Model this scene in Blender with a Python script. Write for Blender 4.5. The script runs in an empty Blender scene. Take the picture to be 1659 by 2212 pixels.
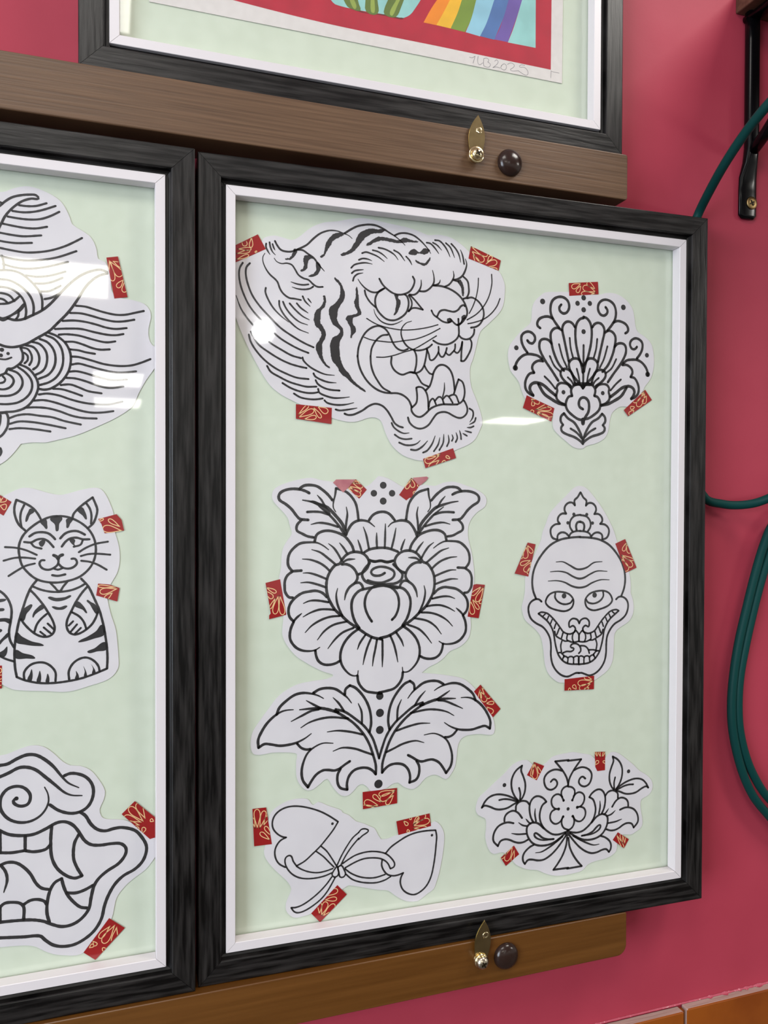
import bpy, bmesh, math, random
from mathutils import Vector, Matrix
from mathutils.geometry import tessellate_polygon
random.seed(7)
S = bpy.context.scene
COL = S.collection

# ------------------------------------------------------------------ camera
# metres; X along the wall, Y into the wall, Z up; origin = centre of the right-hand frame's front
CAM = Vector((-0.31281, -0.69932, 0.06344))
cd = bpy.data.cameras.new('camera')
cd.sensor_fit = 'HORIZONTAL'
cd.sensor_width = 36.0
cd.lens = 36.0 * 1693.26 / 1659.0
cd.clip_start = 0.01
cam = bpy.data.objects.new('camera', cd)
COL.objects.link(cam)
_r = Vector((0.9549684, -0.29669199, 0.00303668)); _d = Vector((-0.00148464, -0.0150126, -0.9998862)); _f = Vector((0.29670382, 0.95485522, -0.01477704))
cam.matrix_world = Matrix(((_r.x, -_d.x, -_f.x, CAM.x), (_r.y, -_d.y, -_f.y, CAM.y), (_r.z, -_d.z, -_f.z, CAM.z), (0, 0, 0, 1)))
S.camera = cam

# ------------------------------------------------------------------ world, lamps, exposure
S.view_settings.view_transform = 'Standard'
S.view_settings.look = 'None'
S.view_settings.exposure = 0.68
S.view_settings.gamma = 1.0
S.view_settings.use_curve_mapping = False
w = bpy.data.worlds.new('room_air'); S.world = w; w.use_nodes = True
w.node_tree.nodes['Background'].inputs[0].default_value = (1.0, 0.985, 0.96, 1)
w.node_tree.nodes['Background'].inputs[1].default_value = 0.30

def area(name, loc, target, sx, sy, radiance, color, shape='RECTANGLE'):
    l = bpy.data.lights.new(name, 'AREA')
    l.shape = shape; l.size = sx; l.size_y = sy
    a = sx * sy if shape == 'RECTANGLE' else math.pi * sx * sx / 4
    l.energy = math.pi * a * radiance
    l.color = color
    o = bpy.data.objects.new(name, l); COL.objects.link(o)
    o.location = loc
    d = Vector(target) - Vector(loc)
    o.rotation_euler = d.to_track_quat('-Z', 'Y').to_euler() if abs(d.normalized().z) < .999 else (0, 0, 0)
    return o
WARM = (1.0, 0.965, 0.90)
def panel(name, x, y, sx, sy, rad, c=WARM): return area(name, (x, y, 1.25), (x, y, -1), sx, sy, rad, c)
panel('ceiling_light_near', -0.58, -1.08, 0.6, 0.6, 6.2)
panel('ceiling_light_right', 0.80, -0.60, 0.5, 0.5, 11.5)
panel('added_fill_side', 3.6, -2.2, 1.2, 0.6, 22)  # added fill, not a known lamp; lifts the right side, outside the glass reflections
panel('added_fill_left', -2.8, -2.3, 1.2, 0.6, 5)  # second added fill panel, made up to replace ambient light from the left
panel('ceiling_light_mid', -0.92, -3.87, 1.2, 0.68, 7.5, (1.0, 0.95, 0.82))
panel('ceiling_light_back', -0.21, -7.5, 0.45, 0.88, 8.5)
panel('ceiling_light_far', -0.18, -9.5, 0.53, 0.95, 7.5)
panel('ceiling_light_corner', 5.0, -9.85, 0.78, 0.8, 10)
area('ceiling_spot', (0.5, -4.72, 1.23), (0.0, 0.0, 0.5), 0.14, 0.14, 40, (1, 1, 1), 'DISK')
area('window_daylight', (-3.0, -2.2, 0.1), (0.2, 0.0, -0.1), 1.6, 1.7, 7.5, (0.78, 0.87, 1.0))

# ------------------------------------------------------------------ helpers
TH = math.radians(1.2)                       # the wall runs 1.2 degrees off the right-hand frame
FR = {'F': (0.0, 0.0, 0.0, 0.0),             # frame: yaw, distance of its front, centre along the wall, centre height
      'L': (TH, 0.001, -0.5327, 0.0),
      'U': (TH, 0.0105, -0.0965, 0.4243 + 0.365),
      'W': (TH, 0.0, 0.0, 0.0)}
def at(fr, u, dv, z):
    th, v, u0, z0 = FR[fr]
    return Vector((math.cos(th) * (u0 + u) - math.sin(th) * (v + dv), math.sin(th) * (u0 + u) + math.cos(th) * (v + dv), z0 + z))
def put(o, fr, u, dv, z):
    o.location = at(fr, u, dv, z); o.rotation_euler = (0, 0, FR[fr][0]); return o
def ray(px, py, y):                          # point at depth y seen in that direction from where the photographer stood
    d = _r * ((px - 829.5) / 1693.26) + _d * ((py - 1106) / 1693.26) + _f
    return CAM + d * ((y - CAM.y) / d.y)
def mesh_obj(name, verts, faces, mats, parent=None, midx=None, smooth=False):
    me = bpy.data.meshes.new(name)
    me.from_pydata([tuple(v) for v in verts], [], faces)
    for m in (mats if isinstance(mats, (list, tuple)) else [mats]): me.materials.append(m)
    if midx:
        for p, i in zip(me.polygons, midx): p.material_index = i
    if smooth:
        for p in me.polygons: p.use_smooth = True
    me.validate(); me.update()
    o = bpy.data.objects.new(name, me); COL.objects.link(o)
    if parent: o.parent = parent
    return o
def bm_obj(name, bm, mat, parent=None, smooth=False):
    bmesh.ops.recalc_face_normals(bm, faces=bm.faces)
    me = bpy.data.meshes.new(name); bm.to_mesh(me); bm.free()
    for m in (mat if isinstance(mat, (list, tuple)) else [mat]): me.materials.append(m)
    if smooth:
        for p in me.polygons: p.use_smooth = True
    o = bpy.data.objects.new(name, me); COL.objects.link(o)
    if parent: o.parent = parent
    return o
def empty(name):
    o = bpy.data.objects.new(name, None); o.empty_display_size = 0.02; COL.objects.link(o); return o
def tag(o, label, cat, group=None):
    o['label'] = label; o['category'] = cat
    if group: o['group'] = group
    return o
def struct(o): o['kind'] = 'structure'; return o
def box(bm, x0, x1, y0, y1, z0, z1, bevel=0.0, seg=2):
    r = bmesh.ops.create_cube(bm, size=1.0)
    for v in r['verts']:
        v.co = Vector(((x0 + x1) / 2 + v.co.x * (x1 - x0), (y0 + y1) / 2 + v.co.y * (y1 - y0), (z0 + z1) / 2 + v.co.z * (z1 - z0)))
    if bevel:
        es = list({e for v in r['verts'] for e in v.link_edges})
        bmesh.ops.bevel(bm, geom=es, offset=bevel, segments=seg, affect='EDGES', profile=0.5)
def lathe(bm, prof, cx, cz, n=40, squash=1.0):
    # profile of (radius, y); axis along Y through (cx, cz)
    rings = []
    for r, y in prof:
        if r < 1e-6: rings.append([bm.verts.new((cx, y, cz))])
        else: rings.append([bm.verts.new((cx + r * math.cos(2 * math.pi * i / n), y, cz + r * squash * math.sin(2 * math.pi * i / n))) for i in range(n)])
    for a, b in zip(rings, rings[1:]):
        for i in range(n):
            j = (i + 1) % n
            if len(a) == 1 and len(b) == 1: continue
            if len(a) == 1: bm.faces.new((a[0], b[i], b[j]))
            elif len(b) == 1: bm.faces.new((a[i], a[j], b[0]))
            else: bm.faces.new((a[i], a[j], b[j], b[i]))
def tube(bm, pts, rad, n=12):
    prev = None; ups = Vector((0.3, 0.2, 1)).normalized()
    for k, p in enumerate(pts):
        t = (pts[min(k + 1, len(pts) - 1)] - pts[max(k - 1, 0)]).normalized()
        s = t.cross(ups)
        if s.length < 1e-3: s = t.orthogonal()
        s.normalize(); ups = s.cross(t).normalized()
        r = rad[k] if isinstance(rad, list) else rad
        ring = [bm.verts.new(p + (s * math.cos(2 * math.pi * i / n) + ups * math.sin(2 * math.pi * i / n)) * r) for i in range(n)]
        if prev:
            for i in range(n): bm.faces.new((prev[i], prev[(i + 1) % n], ring[(i + 1) % n], ring[i]))
        else: bm.faces.new(ring[::-1])
        prev = ring
    bm.faces.new(prev)
def crom(P, closed=False, step=1.2):
    # smooth curve through the points; a point marked as corner stays sharp. Points are (x, z, corner)
    n = len(P); out = []
    rng = range(n if closed else n - 1)
    for i in rng:
        p1, p2 = P[i], P[(i + 1) % n]
        p0 = P[i - 1] if (closed or i > 0) else None
        p3 = P[(i + 2) % n] if (closed or i + 2 < n) else None
        if p1[2] or p0 is None: p0 = (2 * p1[0] - p2[0], 2 * p1[1] - p2[1])
        if p2[2] or p3 is None: p3 = (2 * p2[0] - p1[0], 2 * p2[1] - p1[1])
        L = math.hypot(p2[0] - p1[0], p2[1] - p1[1])
        # scale the tangents to the chord, so uneven spacing does not overshoot
        def tan(a, b, c):
            tx, ty = c[0] - a[0], c[1] - a[1]; m = math.hypot(tx, ty) or 1.0
            return tx / m * L, ty / m * L
        t1 = tan(p0, p1, p2); t2 = tan(p1, p2, p3)
        k = max(2, min(14, int(L / step)))
        for j in range(k):
            t = j / k; a = 2 * t ** 3 - 3 * t ** 2 + 1; b = t ** 3 - 2 * t ** 2 + t; c = -2 * t ** 3 + 3 * t ** 2; d = t ** 3 - t ** 2
            out.append((a * p1[0] + b * t1[0] + c * p2[0] + d * t2[0], a * p1[1] + b * t1[1] + c * p2[1] + d * t2[1]))
    if not closed: out.append((P[-1][0], P[-1][1]))
    return out
def decode(s):
    P = []
    for tok in s.split():
        c = tok.endswith('*'); x, y = tok.rstrip('*').split(',')
        P.append((float(x) / 10, float(y) / 10, c))
    return P
class Flat:                                  # flat shapes in one sheet's own millimetres, facing the room
    def __init__(s): s.v = []; s.f = []; s.m = []
    def poly(s, pts, y=0.0, mi=0):
        tris = tessellate_polygon([[Vector((p[0], p[1], 0)) for p in pts]])
        b = len(s.v); s.v += [(p[0] / 1000, y, p[1] / 1000) for p in pts]
        for t in tris: s.f.append(tuple(b + i for i in t)); s.m.append(mi)
    def stroke(s, P, w, fl='', y=0.0, mi=0, rough=0.0):
        closed = 'c' in fl
        segs = []; cur = [P[0]]
        for i, p in enumerate(P[1:], 1):
            cur.append(p)
            if p[2] and i < len(P) - 1 and not closed: segs.append(cur); cur = [p]
        segs.append(cur)
        pts_all = [crom([(a[0], a[1], False) for a in g] if not closed else g, closed) for g in segs]
        tot = sum(len(g) for g in pts_all); k0 = 0
        for g in pts_all:
            if closed: g = g + [g[0], g[1]]
            n = len(g); b = len(s.v); hw = []
            for i, p in enumerate(g):
                a = g[max(i - 1, 0)]; c = g[min(i + 1, n - 1)]
                tx, ty = c[0] - a[0], c[1] - a[1]; m = math.hypot(tx, ty) or 1
                q = (k0 + i) / max(1, tot - 1); f = 1.0
                if ('e' in fl or 'b' in fl) and q > .55: f = 1 - .62 * ((q - .55) / .45) ** 1.3
                if ('s' in fl or 'b' in fl) and q < .45: f = 1 - .62 * ((.45 - q) / .45) ** 1.3
                h = w / 2 * f * (1 + rough * random.uniform(-1, 1)); hw.append(h)
                s.v.append(((p[0] - ty / m * h) / 1000, y, (p[1] + tx / m * h) / 1000))
                s.v.append(((p[0] + ty / m * h) / 1000, y, (p[1] - tx / m * h) / 1000))
            for i in range(n - 1): s.f.append((b + 2 * i, b + 2 * i + 1, b + 2 * i + 3, b + 2 * i + 2)); s.m.append(mi)
            if not closed:
                for e, h in ((0, hw[0]), (-1, hw[-1])): s.dot(g[e][0], g[e][1], h * .98, y, mi, 10)
            k0 += n
    def dot(s, x, z, r, y=0.0, mi=0, n=20):
        b = len(s.v); s.v += [((x + r * math.cos(2 * math.pi * i / n)) / 1000, y, (z + r * math.sin(2 * math.pi * i / n)) / 1000) for i in range(n)]
        s.f.append(tuple(range(b, b + n))); s.m.append(mi)
    def slab(s, pts, th):                    # a sheet with real thickness, front at y = 0
        s.poly(pts, 0.0); n = len(pts); b = len(s.v)
        s.v += [(p[0] / 1000, 0, p[1] / 1000) for p in pts] + [(p[0] / 1000, th, p[1] / 1000) for p in pts]
        for i in range(n):
            j = (i + 1) % n; s.f.append((b + i, b + j, b + n + j, b + n + i)); s.m.append(0)
        s.poly(pts, th)
    def build(s, name, mats, parent=None): return mesh_obj(name, s.v, s.f, mats, parent, s.m)

# ------------------------------------------------------------------ materials
def mat(name, col=(.5, .5, .5), rough=.5, metal=0.0, spec=.5):
    m = bpy.data.materials.new(name); m.use_nodes = True
    b = m.node_tree.nodes['Principled BSDF']
    b.inputs['Base Color'].default_value = (*col, 1); b.inputs['Roughness'].default_value = rough
    b.inputs['Metallic'].default_value = metal; b.inputs['Specular IOR Level'].default_value = spec
    return m
def nodes(m): return m.node_tree.nodes, m.node_tree.links, m.node_tree.nodes['Principled BSDF']
def noise_col(m, c0, c1, scale=(1, 1, 1), nscale=20, detail=4, lo=.35, hi=.65, bump=0.0, bdist=.001, rough=None):
    N, L, b = nodes(m)
    tc = N.new('ShaderNodeTexCoord'); mp = N.new('ShaderNodeMapping'); mp.inputs['Scale'].default_value = scale
    nz = N.new('ShaderNodeTexNoise'); nz.inputs['Scale'].default_value = nscale; nz.inputs['Detail'].default_value = detail
    cr = N.new('ShaderNodeValToRGB'); cr.color_ramp.elements[0].position = lo; cr.color_ramp.elements[1].position = hi
    cr.color_ramp.elements[0].color = (*c0, 1); cr.color_ramp.elements[1].color = (*c1, 1)
    L.new(tc.outputs['Object'], mp.inputs['Vector']); L.new(mp.outputs[0], nz.inputs['Vector']); L.new(nz.outputs[0], cr.inputs[0]); L.new(cr.outputs[0], b.inputs['Base Color'])
    if bump:
        bp = N.new('ShaderNodeBump'); bp.inputs['Strength'].default_value = bump; bp.inputs['Distance'].default_value = bdist
        L.new(nz.outputs[0], bp.inputs['Height']); L.new(bp.outputs[0], b.inputs['Normal'])
    if rough:
        mr = N.new('ShaderNodeMapRange'); mr.inputs['To Min'].default_value = rough[0]; mr.inputs['To Max'].default_value = rough[1]
        L.new(nz.outputs[0], mr.inputs[0]); L.new(mr.outputs[0], b.inputs['Roughness'])
    return m
WALL = noise_col(mat('pink_wall_paint', rough=.5, spec=.16), (.375, .041, .068), (.41, .047, .077), nscale=9, detail=3, bump=.0)
def wall_bump(m):
    N, L, b = nodes(m)
    tc = N.new('ShaderNodeTexCoord')
    n1 = N.new('ShaderNodeTexNoise'); n1.inputs['Scale'].default_value = 240; n1.inputs['Detail'].default_value = 3
    n2 = N.new('ShaderNodeTexNoise'); n2.inputs['Scale'].default_value = 9; n2.inputs['Detail'].default_value = 2
    b1 = N.new('ShaderNodeBump'); b1.inputs['Strength'].default_value = .12; b1.inputs['Distance'].default_value = .0006
    b2 = N.new('ShaderNodeBump'); b2.inputs['Strength'].default_value = .35; b2.inputs['Distance'].default_value = .004
    L.new(tc.outputs['Object'], n1.inputs['Vector']); L.new(tc.outputs['Object'], n2.inputs['Vector'])
    L.new(n1.outputs[0], b1.inputs['Height']); L.new(n2.outputs[0], b2.inputs['Height']); L.new(b1.outputs[0], b2.inputs['Normal']); L.new(b2.outputs[0], b.inputs['Normal'])
wall_bump(WALL)
BLK_H = noise_col(mat('black_wood_horizontal', rough=.5, spec=.35), (.0010, .0008, .0008), (.022, .020, .019), (3.2, 1, 44), 6, 6, .40, .66, .4, .0008, (.26, .46))
BLK_V = noise_col(mat('black_wood_vertical', rough=.5, spec=.35), (.0010, .0008, .0008), (.022, .020, .019), (44, 1, 3.2), 6, 6, .40, .66, .4, .0008, (.26, .46))
LIP = mat('white_lip_paint', (.68, .64, .65), .35)
MAT = noise_col(mat('mint_mount_board', rough=.9, spec=.2), (.615, .68, .55), (.645, .71, .58), nscale=60, detail=2)
PAPER = noise_col(mat('white_paper', rough=.85, spec=.25), (.675, .655, .675), (.71, .69, .705), nscale=30, detail=2)
INK = mat('black_ink', (.016, .015, .016), .6)
RED = mat('red_washi_tape', (.32, .008, .009), .45, 0, .25)
PINK = noise_col(mat('tape_back_pink', rough=.5), (.42, .12, .15), (.55, .22, .22), nscale=80)
GOLD = mat('gold_print', (.84, .58, .28), .45)
def rail_wood():
    m = mat('brown_stained_wood', rough=.42, spec=.45)
    noise_col(m, (.078, .038, .017), (.140, .074, .036), (1.6, 3, 80), 6, 7, .3, .70, .35, .0008, (.36, .55))
    return m
RAILW = rail_wood()
RAILO = noise_col(mat('orange_varnished_wood', rough=.32, spec=.5), (.092, .033, .0045), (.140, .054, .009), (1.0, 3, 26), 5, 6, .3, .72, .2, .0006, (.26, .42))
BRASS = noise_col(mat('brass', (.72, .56, .26), .2, 1.0), (.50, .40, .19), (.60, .48, .24), nscale=120)
BRASSB = mat('bright_brass_screw', (.86, .72, .42), .16, 1.0)
NICKEL = mat('aged_nickel_screw', (.62, .55, .42), .22, 1.0)
CAPM = mat('brown_plastic_cap', (.024, .012, .009), .2, 0, .4)
IRON = mat('black_gloss_iron', (.002, .002, .0025), .2, 0, .2)
HOSE = mat('dark_green_hose', (.004, .045, .041), .5, 0, .12)
SHELFW = noise_col(mat('dark_brown_shelf_wood', rough=.5), (.07, .032, .018), (.12, .06, .034), (2, 20, 20), 8, 5)
GLAZE = noise_col(mat('orange_glazed_tile', rough=.13), (.21, .045, .003), (.29, .072, .006), nscale=14, detail=4)
BODY = noise_col(mat('bare_tile_edge', rough=.8), (.33, .22, .19), (.46, .33, .29), (1, 30, 1), 20)
GROUT = mat('grey_grout', (.21, .20, .19), .9)
CAULK = noise_col(mat('ragged_paint_line', rough=.6), (.42, .06, .10), (.66, .36, .37), (60, 60, 60), 8, 3, .58, .74)
PENCIL = mat('pencil_grey', (.22, .21, .22), .7)
def glass_mat():
    m = bpy.data.materials.new('picture_glass'); m.use_nodes = True
    N, L = m.node_tree.nodes, m.node_tree.links
    for n in list(N): N.remove(n)
    out = N.new('ShaderNodeOutputMaterial'); mix = N.new('ShaderNodeMixShader'); tr = N.new('ShaderNodeBsdfTransparent'); gl = N.new('ShaderNodeBsdfGlossy')
    tr.inputs[0].default_value = (1.0, 1.0, 1.0, 1); gl.inputs['Roughness'].default_value = .03
    geo = N.new('ShaderNodeNewGeometry'); dot = N.new('ShaderNodeVectorMath'); dot.operation = 'DOT_PRODUCT'
    ab = N.new('ShaderNodeMath'); ab.operation = 'ABSOLUTE'; om = N.new('ShaderNodeMath'); om.operation = 'SUBTRACT'; om.inputs[0].default_value = 1
    pw = N.new('ShaderNodeMath'); pw.operation = 'POWER'; pw.inputs[1].default_value = 5
    ma = N.new('ShaderNodeMath'); ma.operation = 'MULTIPLY_ADD'; ma.inputs[1].default_value = .96; ma.inputs[2].default_value = .04
    L.new(geo.outputs['Normal'], dot.inputs[0]); L.new(geo.outputs['Incoming'], dot.inputs[1]); L.new(dot.outputs['Value'], ab.inputs[0]); L.new(ab.outputs[0], om.inputs[1])
    L.new(om.outputs[0], pw.inputs[0]); L.new(pw.outputs[0], ma.inputs[0]); L.new(ma.outputs[0], mix.inputs[0])
    L.new(tr.outputs[0], mix.inputs[1]); L.new(gl.outputs[0], mix.inputs[2]); L.new(mix.outputs[0], out.inputs[0])
    return m
GLASS = glass_mat()

# ------------------------------------------------------------------ the room shell
WV = 0.040                                   # wall face, in the wall's own depth
bm = bmesh.new(); box(bm, -4, 4, WV, WV + .15, -1.45, 1.35)
struct(put(bm_obj('wall_back', bm, WALL), 'W', 0, 0, 0))
bm = bmesh.new(); box(bm, -4, 6, -11, .1, -1.5, -1.45)
struct(bm_obj('floor', bm, mat('dark_floor', (.055, .045, .04), .5)))
bm = bmesh.new(); box(bm, -4, 6, -11, .1, 1.30, 1.36)
struct(bm_obj('ceiling', bm, mat('white_ceiling', (.78, .77, .74), .8)))
# tiled lower wall: glazed faces, bare top edges, grey grout between them
bm = bmesh.new(); TT = -0.5096; TU = 0.2734
def tile(u0, u1, z0, z1, dv=0):
    a = len(bm.faces); box(bm, u0, u1, WV - .0112 - dv, WV - .0005, z0, z1, .0012, 2)
    bm.faces.ensure_lookup_table()
    for f in bm.faces[a:]:
        f.normal_update(); f.material_index = 0 if f.calc_center_median().y < WV - .0104 - dv else 1
for r in range(4):
    for c in range(-8, 6):
        u0 = TU + .0027 + c * .2054
        tile(u0, u0 + .2, TT - (r + 1) * .1054 + .0054, TT - r * .1054 - (.0012 if c < 0 and r == 0 else 0), .0008 * (c % 2))
a = len(bm.faces); box(bm, TU - 1.7, TU + 1.3, WV - .006, WV - .0004, TT - .42, TT - .004)
bm.faces.ensure_lookup_table()
for f in bm.faces[a:]: f.material_index = 2
me = bpy.data.meshes.new('trim_1'); bm.to_mesh(me); bm.free()
for m in (GLAZE, BODY, GROUT): me.materials.append(m)
struct(put(bpy.data.objects.new('trim_1', me), 'W', 0, 0, 0)); COL.objects.link(bpy.data.objects['trim_1'])
# ragged edge where the wall paint meets the tiles
v = []; f = []; n = 240
for i in range(n):
    u = TU - .35 + i * .0029; rg = random.random(); amp = 1.0 if u > TU + .012 else .25
    v += [(u, WV - .0004, TT + .0012 + .0012 * rg * amp), (u, WV - .0012 - .001 * rg * amp, TT + .0005), (u, WV - .0016 - .0034 * rg * rg * amp, TT + .0003)]
for i in range(n - 1):
    for k in range(2): f.append((3 * i + k, 3 * i + 3 + k, 3 * i + 4 + k, 3 * i + 1 + k))
struct(put(mesh_obj('trim_2', v, f, CAULK), 'W', 0, 0, 0))

# ------------------------------------------------------------------ the wooden rails that carry the frames
def rail(u0, u1, z0, z1, rt, rb, wood, label, ledge=0):
    # outline in (u, z) with the right-hand corners rounded, extruded to the wall
    pts = [(u0, z0)]
    for k in range(9): a = -math.pi / 2 + k * math.pi / 16; pts.append((u1 - rb + rb * math.cos(a), z0 + rb + rb * math.sin(a)))
    for k in range(9): a = k * math.pi / 16; pts.append((u1 - rt + rt * math.cos(a), z1 - rt + rt * math.sin(a)))
    pts.append((u0, z1))
    bm = bmesh.new()
    A = [bm.verts.new((p[0], -.0033, p[1])) for p in pts]; Bq = [bm.verts.new((p[0], WV, p[1])) for p in pts]
    fr = bm.faces.new(A); bm.faces.new(Bq[::-1])
    for i in range(len(pts)): j = (i + 1) % len(pts); bm.faces.new((A[j], A[i], Bq[i], Bq[j]))
    bmesh.ops.recalc_face_normals(bm, faces=bm.faces)
    bmesh.ops.bevel(bm, geom=list(fr.edges), offset=.0011, segments=3, affect='EDGES', profile=.5)
    if ledge: box(bm, u0, u1 - .004, .0100, WV, z1 - .001, z1 + ledge)
    o = bm_obj('wooden_rail', bm, wood); put(o, 'W', 0, 0, 0)
    return tag(o, label, 'rail')
rail(-1.1, .1655, .3728, .4190, .003, .0025, RAILW, 'brown wooden rail on the pink wall above the tiger frame, carrying the painting', .0049)
rail(-1.1, .1712, -.4100, -.3653, .002, .011, RAILO, 'orange-brown wooden rail along the bottom that the two lower frames stand on')

# ------------------------------------------------------------------ picture frames
FW, FH = .530, .730
def mitred(prof, side, w=FW, h=FH):
    # prof: closed list of (inset from the outer edge, depth); one mitred length of it
    bm = bmesh.new(); ends = []
    for e in (-1, 1):
        ring = []
        for a, y in prof:
            hx, hz = w / 2 - a - (.00018 if side in 'tb' else 0), h / 2 - a - (.00018 if side in 'lr' else 0)
            if side in 'tb': p = (e * hx, y, hz if side == 't' else -hz)
            else: p = (hx if side == 'r' else -hx, y, e * hz)
            ring.append(bm.verts.new(p))
        ends.append(ring)
    n = len(prof)
    for i in range(n): j = (i + 1) % n; bm.faces.new((ends[0][i], ends[0][j], ends[1][j], ends[1][i]))
    bm.faces.new(ends[0][::-1]); bm.faces.new(ends[1])
    return bm
MOULD = [(.0, .030), (.0, .0010), (.0003, .0003), (.0010, 0), (.0188, 0), (.0195, .0003), (.0199, .0010), (.0201, .0062), (.0220, .0070), (.0246, .0072), (.0246, .030)]
LIPP = [(.0244, .0146), (.0244, .0037), (.0247, .0033), (.0323, .0033), (.0327, .0037), (.0330, .0146)]
def picture_frame(fr, label):
    t = empty('picture_frame'); put(t, fr, 0, 0, -FH / 2)
    def child(o): o.location = (0, 0, FH / 2); return o
    for s in 'tblr':
        child(bm_obj('moulding', mitred(MOULD, s), BLK_H if s in 'tb' else BLK_V, t))
        child(bm_obj('inner_lip', mitred(LIPP, s), LIP, t))
    bm = bmesh.new(); box(bm, -FW / 2 + .0247, FW / 2 - .0247, .0148, .0157, -FH / 2 + .0247, FH / 2 - .0247); child(bm_obj('glass', bm, GLASS, t))
    bm = bmesh.new(); box(bm, -FW / 2 + .0248, FW / 2 - .0248, .0167, .0290, -FH / 2 + .0248, FH / 2 - .0248); child(bm_obj('mount_board', bm, MAT, t))
    return tag(t, label, 'picture frame')
picture_frame('F', 'black wood frame with white inner lip holding the open-mouthed tiger cutout and five others')
picture_frame('L', 'black wood frame at the left holding the wave, sitting cat and fanged mouth drawings')
picture_frame('U', 'black wood frame above the top rail holding the rainbow painting')

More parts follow.
